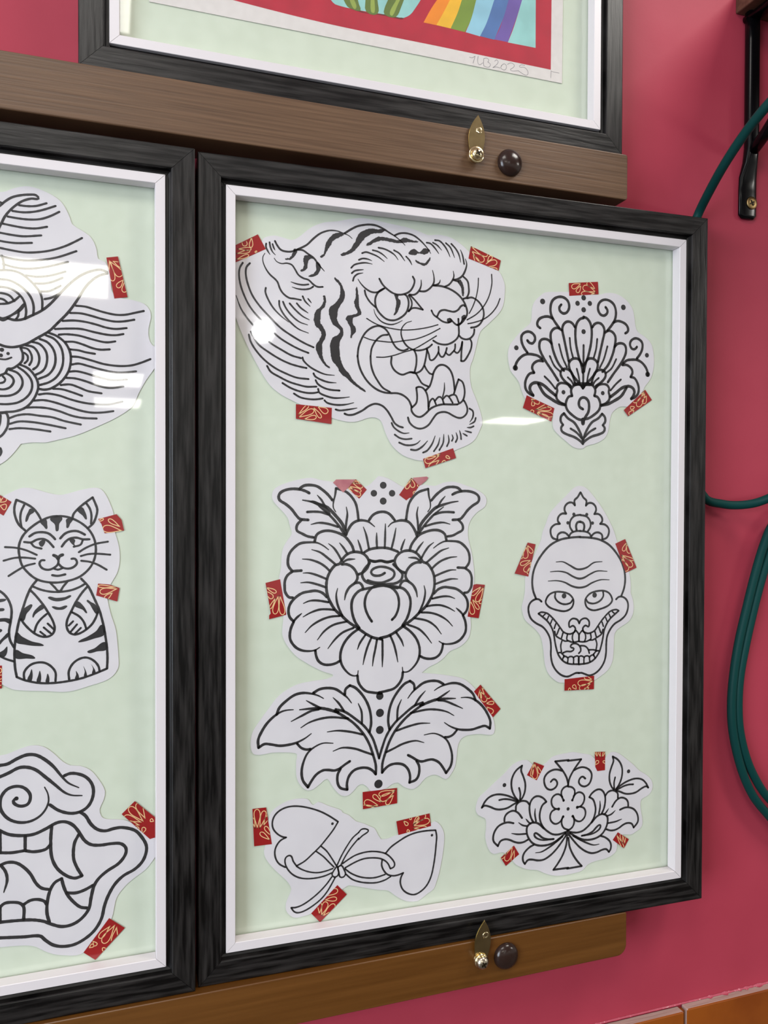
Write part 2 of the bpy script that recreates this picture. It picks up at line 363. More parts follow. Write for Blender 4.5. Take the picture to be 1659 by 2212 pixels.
ART = {
'tiger': ('F', (-98.9, 215.8), """
P|-1327,606 -1132,715 -1071,849 -1026,873 -965,887 -872,873 -810,862 -748,893 -631,994 -512,1053 -393,1077 -243,1117 -145,1135 -55,1133 145,1112 314,1094 442,1067 522,1043 626,1058 758,1043 890,975 971,909 1115,828 1270,763 1335,653 1342,570 1309,392 1164,232 1078,152 1051,76 1029,-16 993,-144 973,-186 966,-285 985,-408 1049,-554 1104,-734 1086,-801 1006,-936 810,-1031 695,-1075 590,-1105 478,-1136 383,-1126 264,-1084 162,-997 103,-895 52,-769 2,-739 -72,-741 -171,-776 -251,-786 -348,-774 -445,-746 -589,-665 -707,-647 -808,-605 -909,-555 -1009,-476 -1108,-328 -1214,-130 -1289,38 -1312,104 -1341,169 -1341,485
163e|-965,837 -945,801 -911,763 -864,752 -810,757 -748,786 -670,832 -607,896 -544,949 -480,979 -433,989 -376,988 -328,975 -271,958 -239,934
176e|-312,973 -255,1014 -190,1052 -125,1072 -68,1082 -5,1080 62,1059 128,1026 187,997 229,969 263,945 285,923
163e|-756,778 -709,779 -662,752 -607,719 -559,662 -504,605
153s|-972,681 -949,653 -903,638 -857,646 -810,635 -779,596 -748,549 -701,522 -654,511 -606,472 -567,454 -519,458
152s|-1056,718 -1075,682 -1073,637 -1048,579 -1010,529 -964,492 -941,467 -918,408 -887,365 -833,331 -786,328 -724,320
143e|-1045,806 -1047,776 -1026,733 -1010,711
143e|-1014,821 -1007,780 -987,736 -961,712
135e|-987,808 -976,775 -964,754
145s|-818,479 -763,465 -701,461 -654,470
145s|-806,433 -755,421 -693,420 -638,433 -610,453
145e|-708,356 -685,312 -638,269
128e|-657,337 -626,301
151|-1256,613 -1282,565 -1289,505 -1278,423 -1252,343 -1207,249 -1154,177 -1078,99 -1033,49 -983,7
160|-1192,615 -1222,578 -1229,518 -1211,429 -1169,327 -1101,234 -1017,149 -910,50 -786,-26 -684,-77 -605,-107
151s|-1315,315 -1274,206 -1222,127 -1154,49 -1116,6 -1074,-35
152e|-1048,405 -1052,367 -1025,300 -979,228 -910,161 -837,109
153e|-926,297 -922,248 -887,182 -825,113 -747,53 -653,21
153e|-891,292 -864,237 -810,172 -739,119 -661,96
153e|-829,281 -778,228 -708,172 -645,144
154e|-763,287 -724,247 -657,206
161|-1074,-35 -1002,-94 -902,-149 -809,-194 -723,-214
162|-983,9 -910,-47 -809,-102 -723,-139 -653,-162
161|-1183,0 -1162,-44 -1109,-116 -1017,-179 -917,-234 -824,-271 -731,-293 -672,-302
161|-1201,-28 -1184,-91 -1139,-164 -1063,-246 -963,-317 -863,-362 -762,-395 -652,-403
162|-1036,-302 -1002,-353 -925,-395 -832,-437 -746,-460 -668,-474 -577,-469
162|-894,-451 -824,-490 -746,-517 -668,-531 -605,-530 -565,-521
163|-789,-542 -730,-574 -668,-586 -605,-589 -557,-584 -517,-576
155e|-708,-206 -700,-234 -645,-285 -573,-324 -494,-351 -406,-356
164e|-605,-348 -589,-375 -526,-406 -462,-423 -389,-425
164|-585,-409 -565,-443 -509,-476 -445,-492 -357,-496
164e|-561,-490 -549,-524 -485,-552 -413,-567 -333,-563 -260,-552
165e|-501,-592 -477,-614 -413,-629 -341,-630 -276,-620 -219,-604
165e|-393,-674 -357,-682 -292,-674 -186,-653
176|-307,-710 -275,-721 -226,-717 -188,-702 -130,-672 -73,-631 -7,-606 60,-621 110,-663 153,-726 186,-781 229,-811 271,-822
160e|179,1004 229,1029 280,1038 331,1035 382,1021 433,990 477,954 520,910 550,869
149e|-140,806 -103,820 -54,811 13,789 79,748
141e|-37,844 12,837 62,814 108,779
150e|21,873 79,867 146,842 188,814 217,777
142e|175,864 230,838 285,773
142e|298,816 332,784 357,742
149e|-172,740 -136,756 -86,756 -45,744
148e|-246,659 -217,689 -160,710 -103,719 -41,713
148e|-241,609 -209,635 -127,653
148e|-229,539 -217,576 -184,606 -131,621
153e|507,969 545,965 589,929 633,876
135e|571,976 615,956 663,912
153e|593,1002 641,999 693,955 729,902 751,855
145e|706,985 755,945 799,852
154e|763,983 808,942 843,888 863,813
158s|-180,559 -151,519 -102,475 -44,449 14,453 80,494
168|30,581 63,529 114,485 172,454 231,446 291,460 341,492 375,547 384,596 366,630
170e|333,455 384,459 427,495 452,553 452,606
170e|440,496 496,501 547,537 582,589 583,653 568,709
153e|573,564 617,575 643,598 649,623
158|-114,459 -102,412 -61,353 -7,309
168|80,494 30,463 -3,412 -11,356 6,294 48,242 106,203 173,197 232,220 291,268 317,318 325,383 308,437 286,452
151|325,447 355,393 355,345 325,294
161|342,448 384,411 427,366 470,321* 402,332 359,325 325,294
132b|-23,288 -11,246 31,193 81,165 148,155 207,172 262,202
106|-93,196 -19,158 65,132 173,116 275,112 403,127 532,156 627,187
106|-117,17 -51,-2 48,-10 165,-11 284,11 403,35 523,83 649,152
167|-182,-167 -174,-89 -150,-16 -109,57 -52,108 15,133 65,124 106,95 140,42 165,-12 208,-66 267,-86 318,-67
158|-55,-160 -43,-81 -2,-7 56,44 115,56
161s|355,202 300,180 258,129 250,73 275,2 326,-51 395,-75 472,-66 532,-38 567,-8
154s|860,935 882,884 900,800
182s|913,850 927,798 909,731 878,679 830,646 786,634
163s|785,720 792,672 777,630 742,586 698,562
181|576,564 663,563 742,545 822,507 884,451 924,380 934,315 903,255 859,211 832,201
162|560,320 582,281 621,256 674,223 726,214 761,225
172|617,263 647,318 691,335 743,329 796,325 840,349 867,384 898,398 909,387
163|761,249 797,215 832,197 867,216 885,254 912,272
172|841,259 845,186 846,104 824,62 771,21 710,-1 631,5 579,30
173|846,100 877,73 930,64 975,83 1006,123 1012,168
174|975,182 1028,194 1073,226 1109,295 1109,361 1081,417 1036,458 982,479 933,467
173|892,676 937,635 950,571 950,521 928,475 893,459
163|786,634 839,623
110|1053,674 1049,587 1027,478 991,385 956,321
119|1195,724 1198,633 1171,514 1117,411 1037,322 934,256
119|1287,491 1254,413 1190,334 1109,274 1001,233 943,219
107|5,-163 84,-159 176,-137 277,-100 379,-65 473,-11 542,33 612,78
177|-183,-162 -168,-248 -131,-333 -73,-409 1,-465 76,-493 143,-498 219,-497 279,-517 330,-559 357,-614
167|-55,-155 -49,-241 -24,-319 18,-389 68,-450 139,-487
170|517,-57 504,-139 483,-221 449,-271 397,-294 346,-288
162|512,-57 534,-105 547,-157 573,-159 608,-125 634,-75 634,-26
163|634,-79 656,-118 682,-121 708,-78 721,-33
163|708,-78 744,-101 774,-78 805,-40 809,9
164|796,-57 832,-75 867,-28 884,39
173|884,31 876,-52 872,-151* 903,-149 947,-89 978,-21 983,37 969,65
170|383,-73 405,-128 405,-209 389,-282
169|155,-155 151,-215 176,-269 227,-307 269,-316 303,-303 346,-288 397,-296 432,-345 466,-391 527,-417
162|491,-220 509,-252 544,-290 574,-297
181|505,-454 544,-412 570,-338 587,-272 630,-213 683,-200 735,-224 771,-271 793,-343 805,-441
136s|697,-372 697,-438 680,-512
170|364,-626 407,-580 415,-515 406,-435* 432,-425 475,-435 510,-478 527,-543 532,-640
162|536,-615 545,-566 575,-532 592,-548 610,-588
163|597,-556 640,-513 671,-524 693,-581
163|680,-536 719,-498 745,-509 785,-565
163|750,-501 781,-487 816,-490 847,-554
173|798,-474 824,-391 846,-333* 886,-355 909,-420 909,-486 887,-544 834,-579
180|357,-614 360,-662 399,-705 450,-714 502,-681 554,-631 606,-604 676,-585 763,-582 834,-579
172|905,-539 923,-567 941,-616 932,-666 888,-705 844,-710 790,-691 737,-665 685,-658 623,-677 580,-727 537,-786 485,-820 434,-828 382,-811 339,-772 322,-724
160e|157,-782 178,-821 229,-859 280,-878 335,-872
160|189,-893 238,-923 297,-934 361,-927
170e|234,-968 297,-990 366,-989 417,-971 449,-942
170e|353,-1033 409,-1036 469,-1002 525,-944
162e|478,-1059 521,-1038 572,-971 603,-893
153e|590,-1044 634,-978 652,-908
154e|647,-1031 686,-961 693,-875
154e|726,-992 747,-943 740,-881
154e|778,-938 791,-909 778,-876
155e|818,-949 836,-908 822,-855
155e|876,-919 871,-874 858,-833
155e|938,-884 893,-861
155e|983,-850 915,-835
155e|1009,-787 978,-801 938,-802
156e|1031,-704 1018,-741 964,-772
165e|964,-615 1000,-639 1000,-697 969,-747
F|-791,782 -756,774 -775,734 -799,697 -833,679 -872,677 -872,686 -833,698 -810,723 -799,755
F|-693,726 -646,740 -623,725 -603,712 -630,709 -656,676 -663,629 -681,601 -717,582 -734,591 -709,608 -697,641 -703,679
F|-575,683 -537,641 -551,593 -583,555 -642,539 -654,547 -614,568 -587,597 -583,636
F|-507,380 -487,327 -503,272 -535,234 -539,168 -542,129 -511,85 -488,24 -502,-31 -522,-71 -522,-141 -514,-202 -486,-255 -444,-288 -478,-282 -526,-234 -562,-174 -582,-129 -580,-82 -550,-34 -530,14 -542,52 -582,88 -602,133 -598,195 -578,239 -535,277 -511,325
F|-408,551 -359,524 -327,472 -307,412 -319,348 -351,299 -367,266 -379,211 -379,156 -350,112 -322,74 -326,12 -350,-29 -358,-100 -354,-162 -342,-216 -309,-285 -260,-337 -219,-398 -162,-443 -100,-495 -154,-474 -227,-430 -293,-370 -341,-341 -382,-273 -426,-221 -446,-136 -446,-66 -426,-10 -374,24 -350,65 -374,86 -423,122 -443,160 -459,213 -455,268 -407,310 -363,368 -351,431 -359,485
F|-320,968 -360,933 -416,896 -448,843 -480,793 -504,744 -532,726 -548,736 -512,767 -500,814 -488,870 -440,936 -392,969
F|-196,483 -180,438 -171,368 -167,305 -147,232 -183,210 -224,191 -228,136 -203,106 -203,59 -232,26 -240,1 -252,5 -248,56 -256,110 -281,148 -299,178 -277,211 -224,222 -183,249 -208,294 -216,348 -204,373
F|87,1050 53,1019 -21,1003 -87,973 -128,929 -177,869 -218,818 -258,791 -339,760 -351,774 -291,807 -250,839 -210,905 -177,979 -120,1024 -54,1047 12,1046
F|-103,885 -54,929 12,975 79,978 145,973 213,964 280,994 357,978 421,973 408,959 323,955 230,937 146,937 62,944 -13,921 -62,889
F|319,846 348,881 382,897 434,873 477,910 528,911 541,892 486,854 425,857 383,836 340,840
F|391,785 443,774 486,770 520,801 542,831 538,795 495,746 443,754
F|181,443 219,442 219,410 244,388 236,336 215,286 190,248 175,247 190,292 198,349 194,404
F|731,214 722,246 744,264 770,254 779,230 761,221
F|872,257 880,291 911,305 919,281 889,256
F|830,630 865,641 897,574 893,484 879,491 870,564
"""),
'fan': ('F', (124.8, 199.2), """
P|-170,787 -350,773 -448,760 -501,722 -565,660 -591,591 -596,514 -606,446 -649,405 -712,353 -785,272 -838,203 -858,116 -852,41 -826,-53 -762,-126 -730,-172 -692,-275 -649,-340 -537,-384 -407,-427 -347,-463 -352,-541 -341,-618 -286,-675 -186,-750 -97,-806 3,-814 36,-789 171,-751 261,-699 301,-629 317,-529 339,-449 373,-408 442,-365 558,-356 627,-298 731,-173 743,-143 813,-59 847,34 858,135 839,276 809,334 738,390 655,435 626,483 607,601 583,679 501,763 386,813 272,814 170,786
284|-282,411 -337,475 -376,540 -384,616 -361,685 -307,723 -241,728 -186,694 -169,632 -196,577 -240,564 -278,590 -282,624 -260,652
284|284,423 338,487 376,552 384,628 360,697 306,735 241,740 186,705 169,643 196,588 240,575 278,602 282,635 260,664
282|-359,502 -403,518 -457,513 -510,487 -534,442 -526,414 -499,396
282|360,514 403,531 457,525 511,499 535,455 527,426 500,409
280|-642,138 -685,193 -708,249 -707,306 -670,342 -617,350 -568,320 -557,277 -584,237 -621,240 -643,262
280|644,152 687,207 710,262 708,320 671,355 618,363 570,333 559,290 586,250 623,253 644,276
280|-475,81 -519,112 -572,123 -642,124 -700,101 -747,56 -773,7 -778,-31
280|478,93 521,125 575,136 644,137 702,115 750,70 776,21 781,-17
287|-4,39 -38,86 -66,172 -89,278 -95,394 -79,473 -41,520 0,534
287|7,49 40,96 68,183 91,289 97,405 80,484 41,531 0,544
285|-170,78 -199,193 -227,308 -247,404 -228,458 -184,484 -135,472 -101,433
285|173,90 201,205 229,319 249,415 229,470 185,495 135,483 102,444
284|-225,-22 -291,52 -346,165 -374,270 -380,346 -353,392 -304,411 -250,389
284|228,-10 294,64 348,177 376,282 381,359 354,404 305,423 251,400
283|-290,-127 -356,-38 -443,73 -498,166 -509,223 -493,272 -450,289 -401,278 -368,246
283|293,-115 359,-26 446,85 500,179 511,236 495,285 452,301 403,290 370,258
286|-47,-140 -120,-65 -159,1 -167,59 -137,98 -88,112 -43,95 -20,38 -5,-30
286|51,-129 123,-54 162,12 170,70 140,109 90,123 46,106 23,48 9,-20
285|-146,-174 -224,-119 -263,-62 -252,-18 -203,-1 -148,-23 -114,-84 -97,-142
285|150,-162 227,-107 266,-51 255,-7 206,10 151,-12 117,-73 101,-131
281|-465,62 -518,64 -572,32 -588,-12 -566,-59* -614,-71 -651,-120 -666,-178 -655,-235 -612,-276 -575,-289
281|467,75 521,77 575,45 591,1 569,-46* 617,-57 654,-107 670,-165 659,-222 617,-263 579,-276
329|-575,-289 -602,-252 -613,-214 -592,-175 -538,-158 -463,-178 -387,-233 -321,-278
329|579,-276 606,-239 617,-201 596,-162 542,-145 467,-166 391,-221 326,-267
331|-517,-171 -452,-265 -365,-319 -288,-355 -211,-371
331|521,-159 456,-252 369,-307 293,-343 216,-360
217|-447,-91 -387,-141 -322,-211
217|451,-79 391,-129 326,-199
210|-161,317 -149,216 -121,120
210|163,328 151,227 123,131
209|-284,246 -242,113 -192,19
209|285,258 244,125 195,30
208|-389,119 -334,21 -266,-34
208|392,131 337,33 269,-22
239|2,254 2,68 0,-157
210|-76,6 -53,-71 -41,-139
210|79,16 56,-61 45,-129
210|-180,-87 -136,-124 -113,-162
210|184,-76 139,-113 117,-151
266|-146,-193 -180,-160 -235,-148 -278,-155 -306,-191 -300,-229 -310,-268 -305,-312 -255,-353 -211,-366
266|150,-182 183,-149 238,-137 282,-144 309,-179 304,-217 315,-256 309,-300 260,-342 216,-355
286|-2,-191 -30,-158 -80,-156 -124,-182 -141,-222 -129,-275* -168,-286 -195,-331 -200,-380 -178,-428 -122,-475 -55,-512 1,-520
286|6,-181 34,-148 84,-145 128,-171 145,-211 133,-264* 172,-275 199,-320 205,-369 183,-417 127,-464 61,-501 5,-509
307|1,-549 28,-489 61,-439 72,-380 61,-321 21,-288 -24,-295 -48,-335 -40,-384 0,-407
479|0,-515 1,-554
277|2,-735 -32,-648 -99,-552 -177,-506 -221,-459* -254,-489 -259,-538 -232,-576* -253,-606 -242,-644 -187,-672 -98,-699 -31,-736 2,-765
277|4,-725 38,-638 105,-541 182,-495 227,-448* 259,-478 265,-526 237,-565* 259,-594 248,-633 193,-661 105,-688 38,-726 4,-755
239|-143,-612 -76,-649 -15,-706
239|149,-601 82,-639 21,-696
F|-102,-142 -2,-128 98,-133 99,-162 31,-170 -2,-206 -41,-169 -102,-171
D286|-776,-22
D286|779,-8
D289|-474,667
D289|474,679
D248|-766,180
D248|768,194
D274|-1,741
D264|-72,679
D264|72,689
D275|0,618
D255|1,393
D224|-229,-242
D224|233,-231
"""),
'peony': ('F', (-95.4, -65.1), """
P|-960,561 -941,657 -934,785 -915,862 -870,932 -841,977 -864,1067 -877,1119 -928,1183 -1006,1266 -1025,1317 -1012,1375 -967,1413 -864,1453 -766,1479 -661,1494 -562,1472 -442,1457 -321,1425 -198,1410 -122,1420 -74,1454 -19,1508 -1,1518 83,1499 153,1463 245,1417 352,1428 467,1439 568,1429 655,1461 766,1472 877,1442 997,1402 1088,1347 1118,1299 1103,1229 1021,1174 946,1091 920,1015 924,905 955,787 978,669 990,530 987,468 973,281 951,129 955,32 929,-78 840,-157 729,-199 670,-258 605,-302 517,-338 438,-391* 609,-415 742,-440 867,-473 957,-537 1048,-644 1195,-882 1219,-968 1215,-1044 1178,-1062 1050,-1042 914,-1047 852,-1079 821,-1143 808,-1250 790,-1348 746,-1419 698,-1459 631,-1423 570,-1401 482,-1425 422,-1484 361,-1519 301,-1508 250,-1482 198,-1440 130,-1453 88,-1481 -67,-1497 -101,-1461 -151,-1420 -200,-1427 -241,-1470 -299,-1512 -364,-1505 -421,-1451 -462,-1391 -502,-1331 -559,-1365 -630,-1413 -686,-1422 -734,-1394 -781,-1326 -797,-1254 -797,-1137 -789,-1075 -829,-1056 -938,-1042 -1031,-1037 -1108,-1046 -1184,-1038 -1211,-998 -1218,-920 -1199,-830 -1131,-728 -1047,-619 -969,-524 -876,-461 -782,-421 -656,-402 -504,-388 -448,-368* -452,-352 -539,-320 -639,-268 -718,-218 -797,-161 -862,-86 -908,-13 -930,59 -924,142 -918,219 -934,349 -953,446
226e|-204,1096 -214,1182 -232,1255 -273,1320 -327,1366 -388,1389 -423,1398* -432,1333 -448,1267 -448,1215 -425,1176
226e|272,1101 284,1187 303,1259 346,1324 401,1368 463,1389 498,1398* 505,1332 520,1267 519,1214 494,1176
241|-458,1287 -502,1339 -555,1384 -608,1416 -668,1426 -720,1422 -753,1405 -770,1386
241|531,1286 576,1337 630,1381 684,1412 743,1420 796,1415 828,1398 844,1378
239|-678,1351 -714,1370 -773,1386 -844,1389 -909,1375 -951,1349 -964,1317 -954,1285 -896,1247 -844,1202 -799,1144 -766,1112 -687,1102
239|751,1345 788,1363 847,1378 919,1379 983,1364 1025,1337 1037,1305 1026,1273 967,1236 915,1192 868,1135 834,1104 755,1096
223|-746,1105 -785,1067 -798,1035 -792,1002 -746,976 -693,950 -634,939
223|814,1098 853,1058 865,1026 858,994 811,969 758,943 698,934
281e|-326,965 -360,1058 -428,1143 -502,1215 -562,1241 -668,1273 -740,1286
281e|391,968 427,1059 497,1143 572,1213 633,1238 740,1268 812,1279
217e|-343,969 -394,1045 -468,1130 -522,1176 -588,1228
217e|408,971 461,1045 537,1129 591,1174 659,1224
190s|-602,1332 -562,1287 -535,1241 -515,1215
190s|675,1328 634,1283 606,1238 586,1213
216|-697,1176 -635,1179 -562,1173 -488,1150
216|767,1170 704,1174 631,1169 557,1148
199s|-661,1060 -588,1075 -501,1065 -401,1035
199s|728,1054 655,1071 569,1063 467,1035
201s|-323,1222 -313,1156 -323,1077 -330,1005
201s|394,1224 382,1158 391,1079 396,1007
239|-101,1096 -66,1142 -18,1169 38,1177 80,1168 115,1145 157,1095
237e|-326,959 -306,1005 -265,1064 -211,1093 -163,1096 -108,1083 -45,1036
241s|91,1033 122,1065 171,1085 228,1094 292,1081 335,1040 367,986 385,938
235|-627,900 -608,962 -555,994 -488,1000 -414,983 -346,952 -306,913 -265,853 -248,800
235|691,895 672,957 620,991 554,998 479,983 411,954 369,915 327,856 309,804
232s|-494,823 -548,863 -608,890 -680,894 -759,886 -811,854 -857,803 -876,746 -873,681 -837,629* -798,631 -752,633
232s|556,822 610,860 671,886 743,888 822,878 874,845 918,793 936,735 931,671 894,619* 855,623 809,626
230|-837,626 -882,591 -905,541 -907,476 -902,438 -869,391 -830,384
230|894,616 939,581 960,529 960,465 954,427 921,381 882,374
193s|-156,1033 -128,957 -100,824
193s|-210,911 -190,858 -169,792
194s|-24,976 -24,903 -20,829
195s|63,1062 61,955 57,828
196s|169,1021 151,927 124,820
196s|261,912 243,872 222,812
199s|-654,826 -574,799 -501,745 -420,678
199s|715,821 635,795 561,743 478,678
198s|-742,740 -667,732 -581,701 -521,661 -480,620
198s|802,733 726,726 639,697 579,658 537,619
198s|-736,610 -680,609 -607,588 -514,549
198s|792,603 736,603 663,583 569,547
198s|-758,520 -686,522 -600,500 -520,471
198s|813,513 741,515 654,495 574,469
191s|-494,879 -447,842 -407,789 -373,730
191s|557,877 509,842 468,790 433,731
192s|-387,884 -346,834 -312,781
192s|450,885 408,836 373,784
230|-148,791 -100,817 -38,830 25,833 81,829 134,814 191,792
237|-366,723 -326,768 -271,794 -210,796 -155,778 -114,738 -100,691 -120,638 -161,600 -203,584
237|426,724 386,770 332,797 271,801 216,784 173,745 158,698 178,645 218,606 259,589
192e|-353,703 -312,725 -237,730
192e|412,704 372,728 297,734
245|-366,723 -386,690 -434,672 -480,614 -507,549 -514,465 -500,385 -466,312 -426,252 -365,197 -297,134 -215,78 -125,14 -56,-23 14,-40 31,-42
245|426,724 445,691 492,671 537,613 562,547 567,463 552,384 516,311 474,252 412,198 343,137 260,83 168,21 98,-14 28,-29 11,-31
236|-366,683 -319,682 -264,655 -223,601 -213,548 -237,502
236|425,685 377,685 322,658 280,606 268,553 291,507
248|-100,718 -44,703 18,709 81,695 142,706
239|-93,688 -134,645 -165,593 -161,553 -127,512 -58,490 19,482 96,483 173,491 223,523 237,570 222,597 187,631 144,673
221|58,591 23,572 -16,566 -58,574 -79,601 -61,630 -16,648 23,652 81,642 142,612 156,578 135,539 79,513 16,498 -58,507 -113,525
227e|-237,502 -291,464 -325,406 -338,347
227e|291,507 344,467 377,408 389,349
228|-243,502 -195,504 -168,480 -156,444
228|298,507 250,510 222,486 209,450
200s|-406,458 -419,396 -409,317 -385,250 -358,196
200s|459,458 471,396 459,317 434,251 406,198
237|-57,457 -127,446 -195,428 -250,371 -270,305 -263,219 -236,138 -194,74
237|111,466 180,453 248,434 301,375 320,309 311,223 282,143 239,79
221|-70,131 -105,186 -133,254 -140,320 -120,393 -71,451 -16,473 40,478 103,459 152,427 188,376 202,308 195,241 167,175 132,139
248|-64,457 40,471 131,452 188,443
232|-510,379 -553,420 -613,441 -673,437 -745,423 -811,380 -856,326 -872,263 -859,204 -823,164
232|561,377 606,417 666,437 726,431 798,415 862,371 906,317 921,252 906,194 870,155
189e|-823,164 -797,195 -748,235
189e|870,155 844,186 796,228
232e|-823,160 -849,100 -859,36 -849,-16 -803,-77 -744,-109 -672,-119 -619,-112 -576,-89
232e|870,151 894,91 902,26 891,-26 844,-85 785,-116 712,-125 659,-117 616,-92
226|-619,-116 -609,-172 -586,-219 -539,-251 -479,-258 -425,-248 -381,-227
226|659,-120 648,-176 623,-222 576,-253 515,-259 462,-248 418,-226
228e|-201,67 -276,15 -337,-55 -371,-132 -378,-211 -357,-278 -309,-341 -262,-373 -214,-373 -204,-331
228e|246,73 319,18 379,-53 411,-131 415,-210 393,-277 344,-338 296,-370 248,-368 239,-325
229|-210,-377 -203,-434 -172,-489 -124,-532 -55,-550 29,-564
229|244,-372 236,-428 204,-483 154,-525 85,-542 1,-554
190s|-732,328 -673,349 -600,350 -493,330
190s|782,321 723,343 651,346 544,328
190s|-735,202 -666,238 -580,264 -500,264 -439,256
190s|782,195 714,233 629,261 549,263 488,255
190s|-715,55 -653,117 -566,166 -480,192 -385,198
190s|759,49 698,112 613,163 527,190 433,198
191s|-599,-19 -533,60 -446,115 -317,142
191s|641,-23 577,57 491,114 363,145
192s|-499,-106 -432,-24 -358,38 -249,79
192s|539,-107 474,-24 402,40 294,84
193s|-211,-128 -187,-69 -132,8
193s|251,-123 228,-64 175,15
194s|-156,-277 -139,-198 -111,-107 -73,-22
194s|192,-271 177,-191 152,-99 116,-14
194s|-62,-296 -52,-216 -35,-137 -18,-45
195s|36,-309 38,-188 37,-54
230e|-1146,-980* -1150,-911 -1123,-844 -1070,-764 -1000,-700 -938,-666 -884,-655 -825,-655
230e|1166,-997* 1171,-927 1146,-860 1094,-778 1027,-713 966,-678 911,-665 853,-664
232e|-981,-690 -954,-626 -892,-569 -814,-520 -735,-506 -648,-520 -584,-544 -540,-571
232e|1008,-702 982,-638 921,-579 844,-529 766,-513 679,-525 614,-548 570,-573
235e|-636,-513 -576,-482 -496,-476 -423,-492 -358,-537 -309,-580 -268,-634
235e|667,-518 608,-485 528,-477 455,-492 389,-535 339,-577 296,-630
229|-334,-550 -326,-499 -285,-466* -228,-494 -161,-566 -111,-650 -82,-740 -74,-845 -90,-924
229|364,-548 357,-497 317,-463* 259,-489 191,-560 139,-642 108,-732 97,-837 111,-916
222e|-1146,-980 -1092,-951 -1031,-960 -953,-979 -876,-978 -797,-965 -719,-933 -655,-892
222e|1166,-997 1113,-966 1051,-974 974,-990 896,-988 818,-974 740,-940 677,-897
215|-789,-974 -750,-1017 -703,-1037 -663,-1036
215|810,-982 769,-1024 721,-1043 682,-1041
226s|-447,-1001 -543,-992 -623,-1020 -687,-1069 -726,-1144 -746,-1236 -734,-1323 -686,-1391* -654,-1339 -607,-1281 -543,-1248 -494,-1249 -430,-1260 -381,-1245 -332,-1214 -283,-1187
226s|466,-1001 563,-994 642,-1024 705,-1075 742,-1151 760,-1243 746,-1330 697,-1397* 666,-1344 620,-1285 557,-1251 508,-1250 443,-1259 395,-1243 347,-1211 299,-1183
229|-373,-1249 -401,-1302 -401,-1382 -373,-1432 -307,-1455* -311,-1399 -291,-1329 -242,-1278 -176,-1261 -110,-1268 -60,-1297 -26,-1336* -26,-1252 -52,-1153 -94,-1036 -152,-935 -243,-831 -333,-761 -431,-697
229|387,-1248 414,-1301 412,-1381 382,-1431 316,-1452* 322,-1396 303,-1326 255,-1274 190,-1255 123,-1260 73,-1288 38,-1327* 40,-1242 68,-1144 113,-1028 173,-928 267,-827 359,-758 458,-697
260e|-399,-712 -544,-665 -640,-658 -766,-660
260e|425,-711 571,-668 667,-662 794,-667
220|7,-1186* -19,-1099 -61,-983 -136,-872 -235,-784 -333,-713 -423,-682
220|9,-1176* 36,-1090 81,-974 158,-865 260,-780 360,-710 450,-682
190s|-703,-579 -632,-623 -568,-659
190s|733,-585 660,-628 595,-662
192s|-447,-570 -391,-629 -342,-704
192s|477,-570 419,-628 368,-702
194s|-202,-643 -169,-726 -165,-838
194s|230,-638 195,-719 188,-832
198s|-845,-763 -750,-720 -656,-680 -584,-670
198s|870,-772 777,-727 683,-685 611,-673
199s|-754,-829 -679,-788 -576,-761 -463,-754 -301,-779
199s|778,-836 704,-793 601,-764 489,-755 325,-776
193s|-503,-889 -398,-886 -276,-908 -160,-942
193s|525,-891 420,-885 298,-905 181,-936
193s|-446,-1076 -357,-1052 -234,-1072 -135,-1113 -60,-1144
193s|464,-1076 376,-1050 252,-1067 152,-1106 77,-1135
F|-668,1280 -562,1251 -502,1209 -481,1143 -542,1196 -602,1235
F|-93,721 -37,711 18,721 81,709 144,716 144,696 95,684 18,695 -37,690 -93,701
D333|40,1430
D319|-53,1353
D321|129,1354
D340|40,1279
D369|12,-588
D401|14,-750
D393|13,-914
D417|1,-1433
"""),
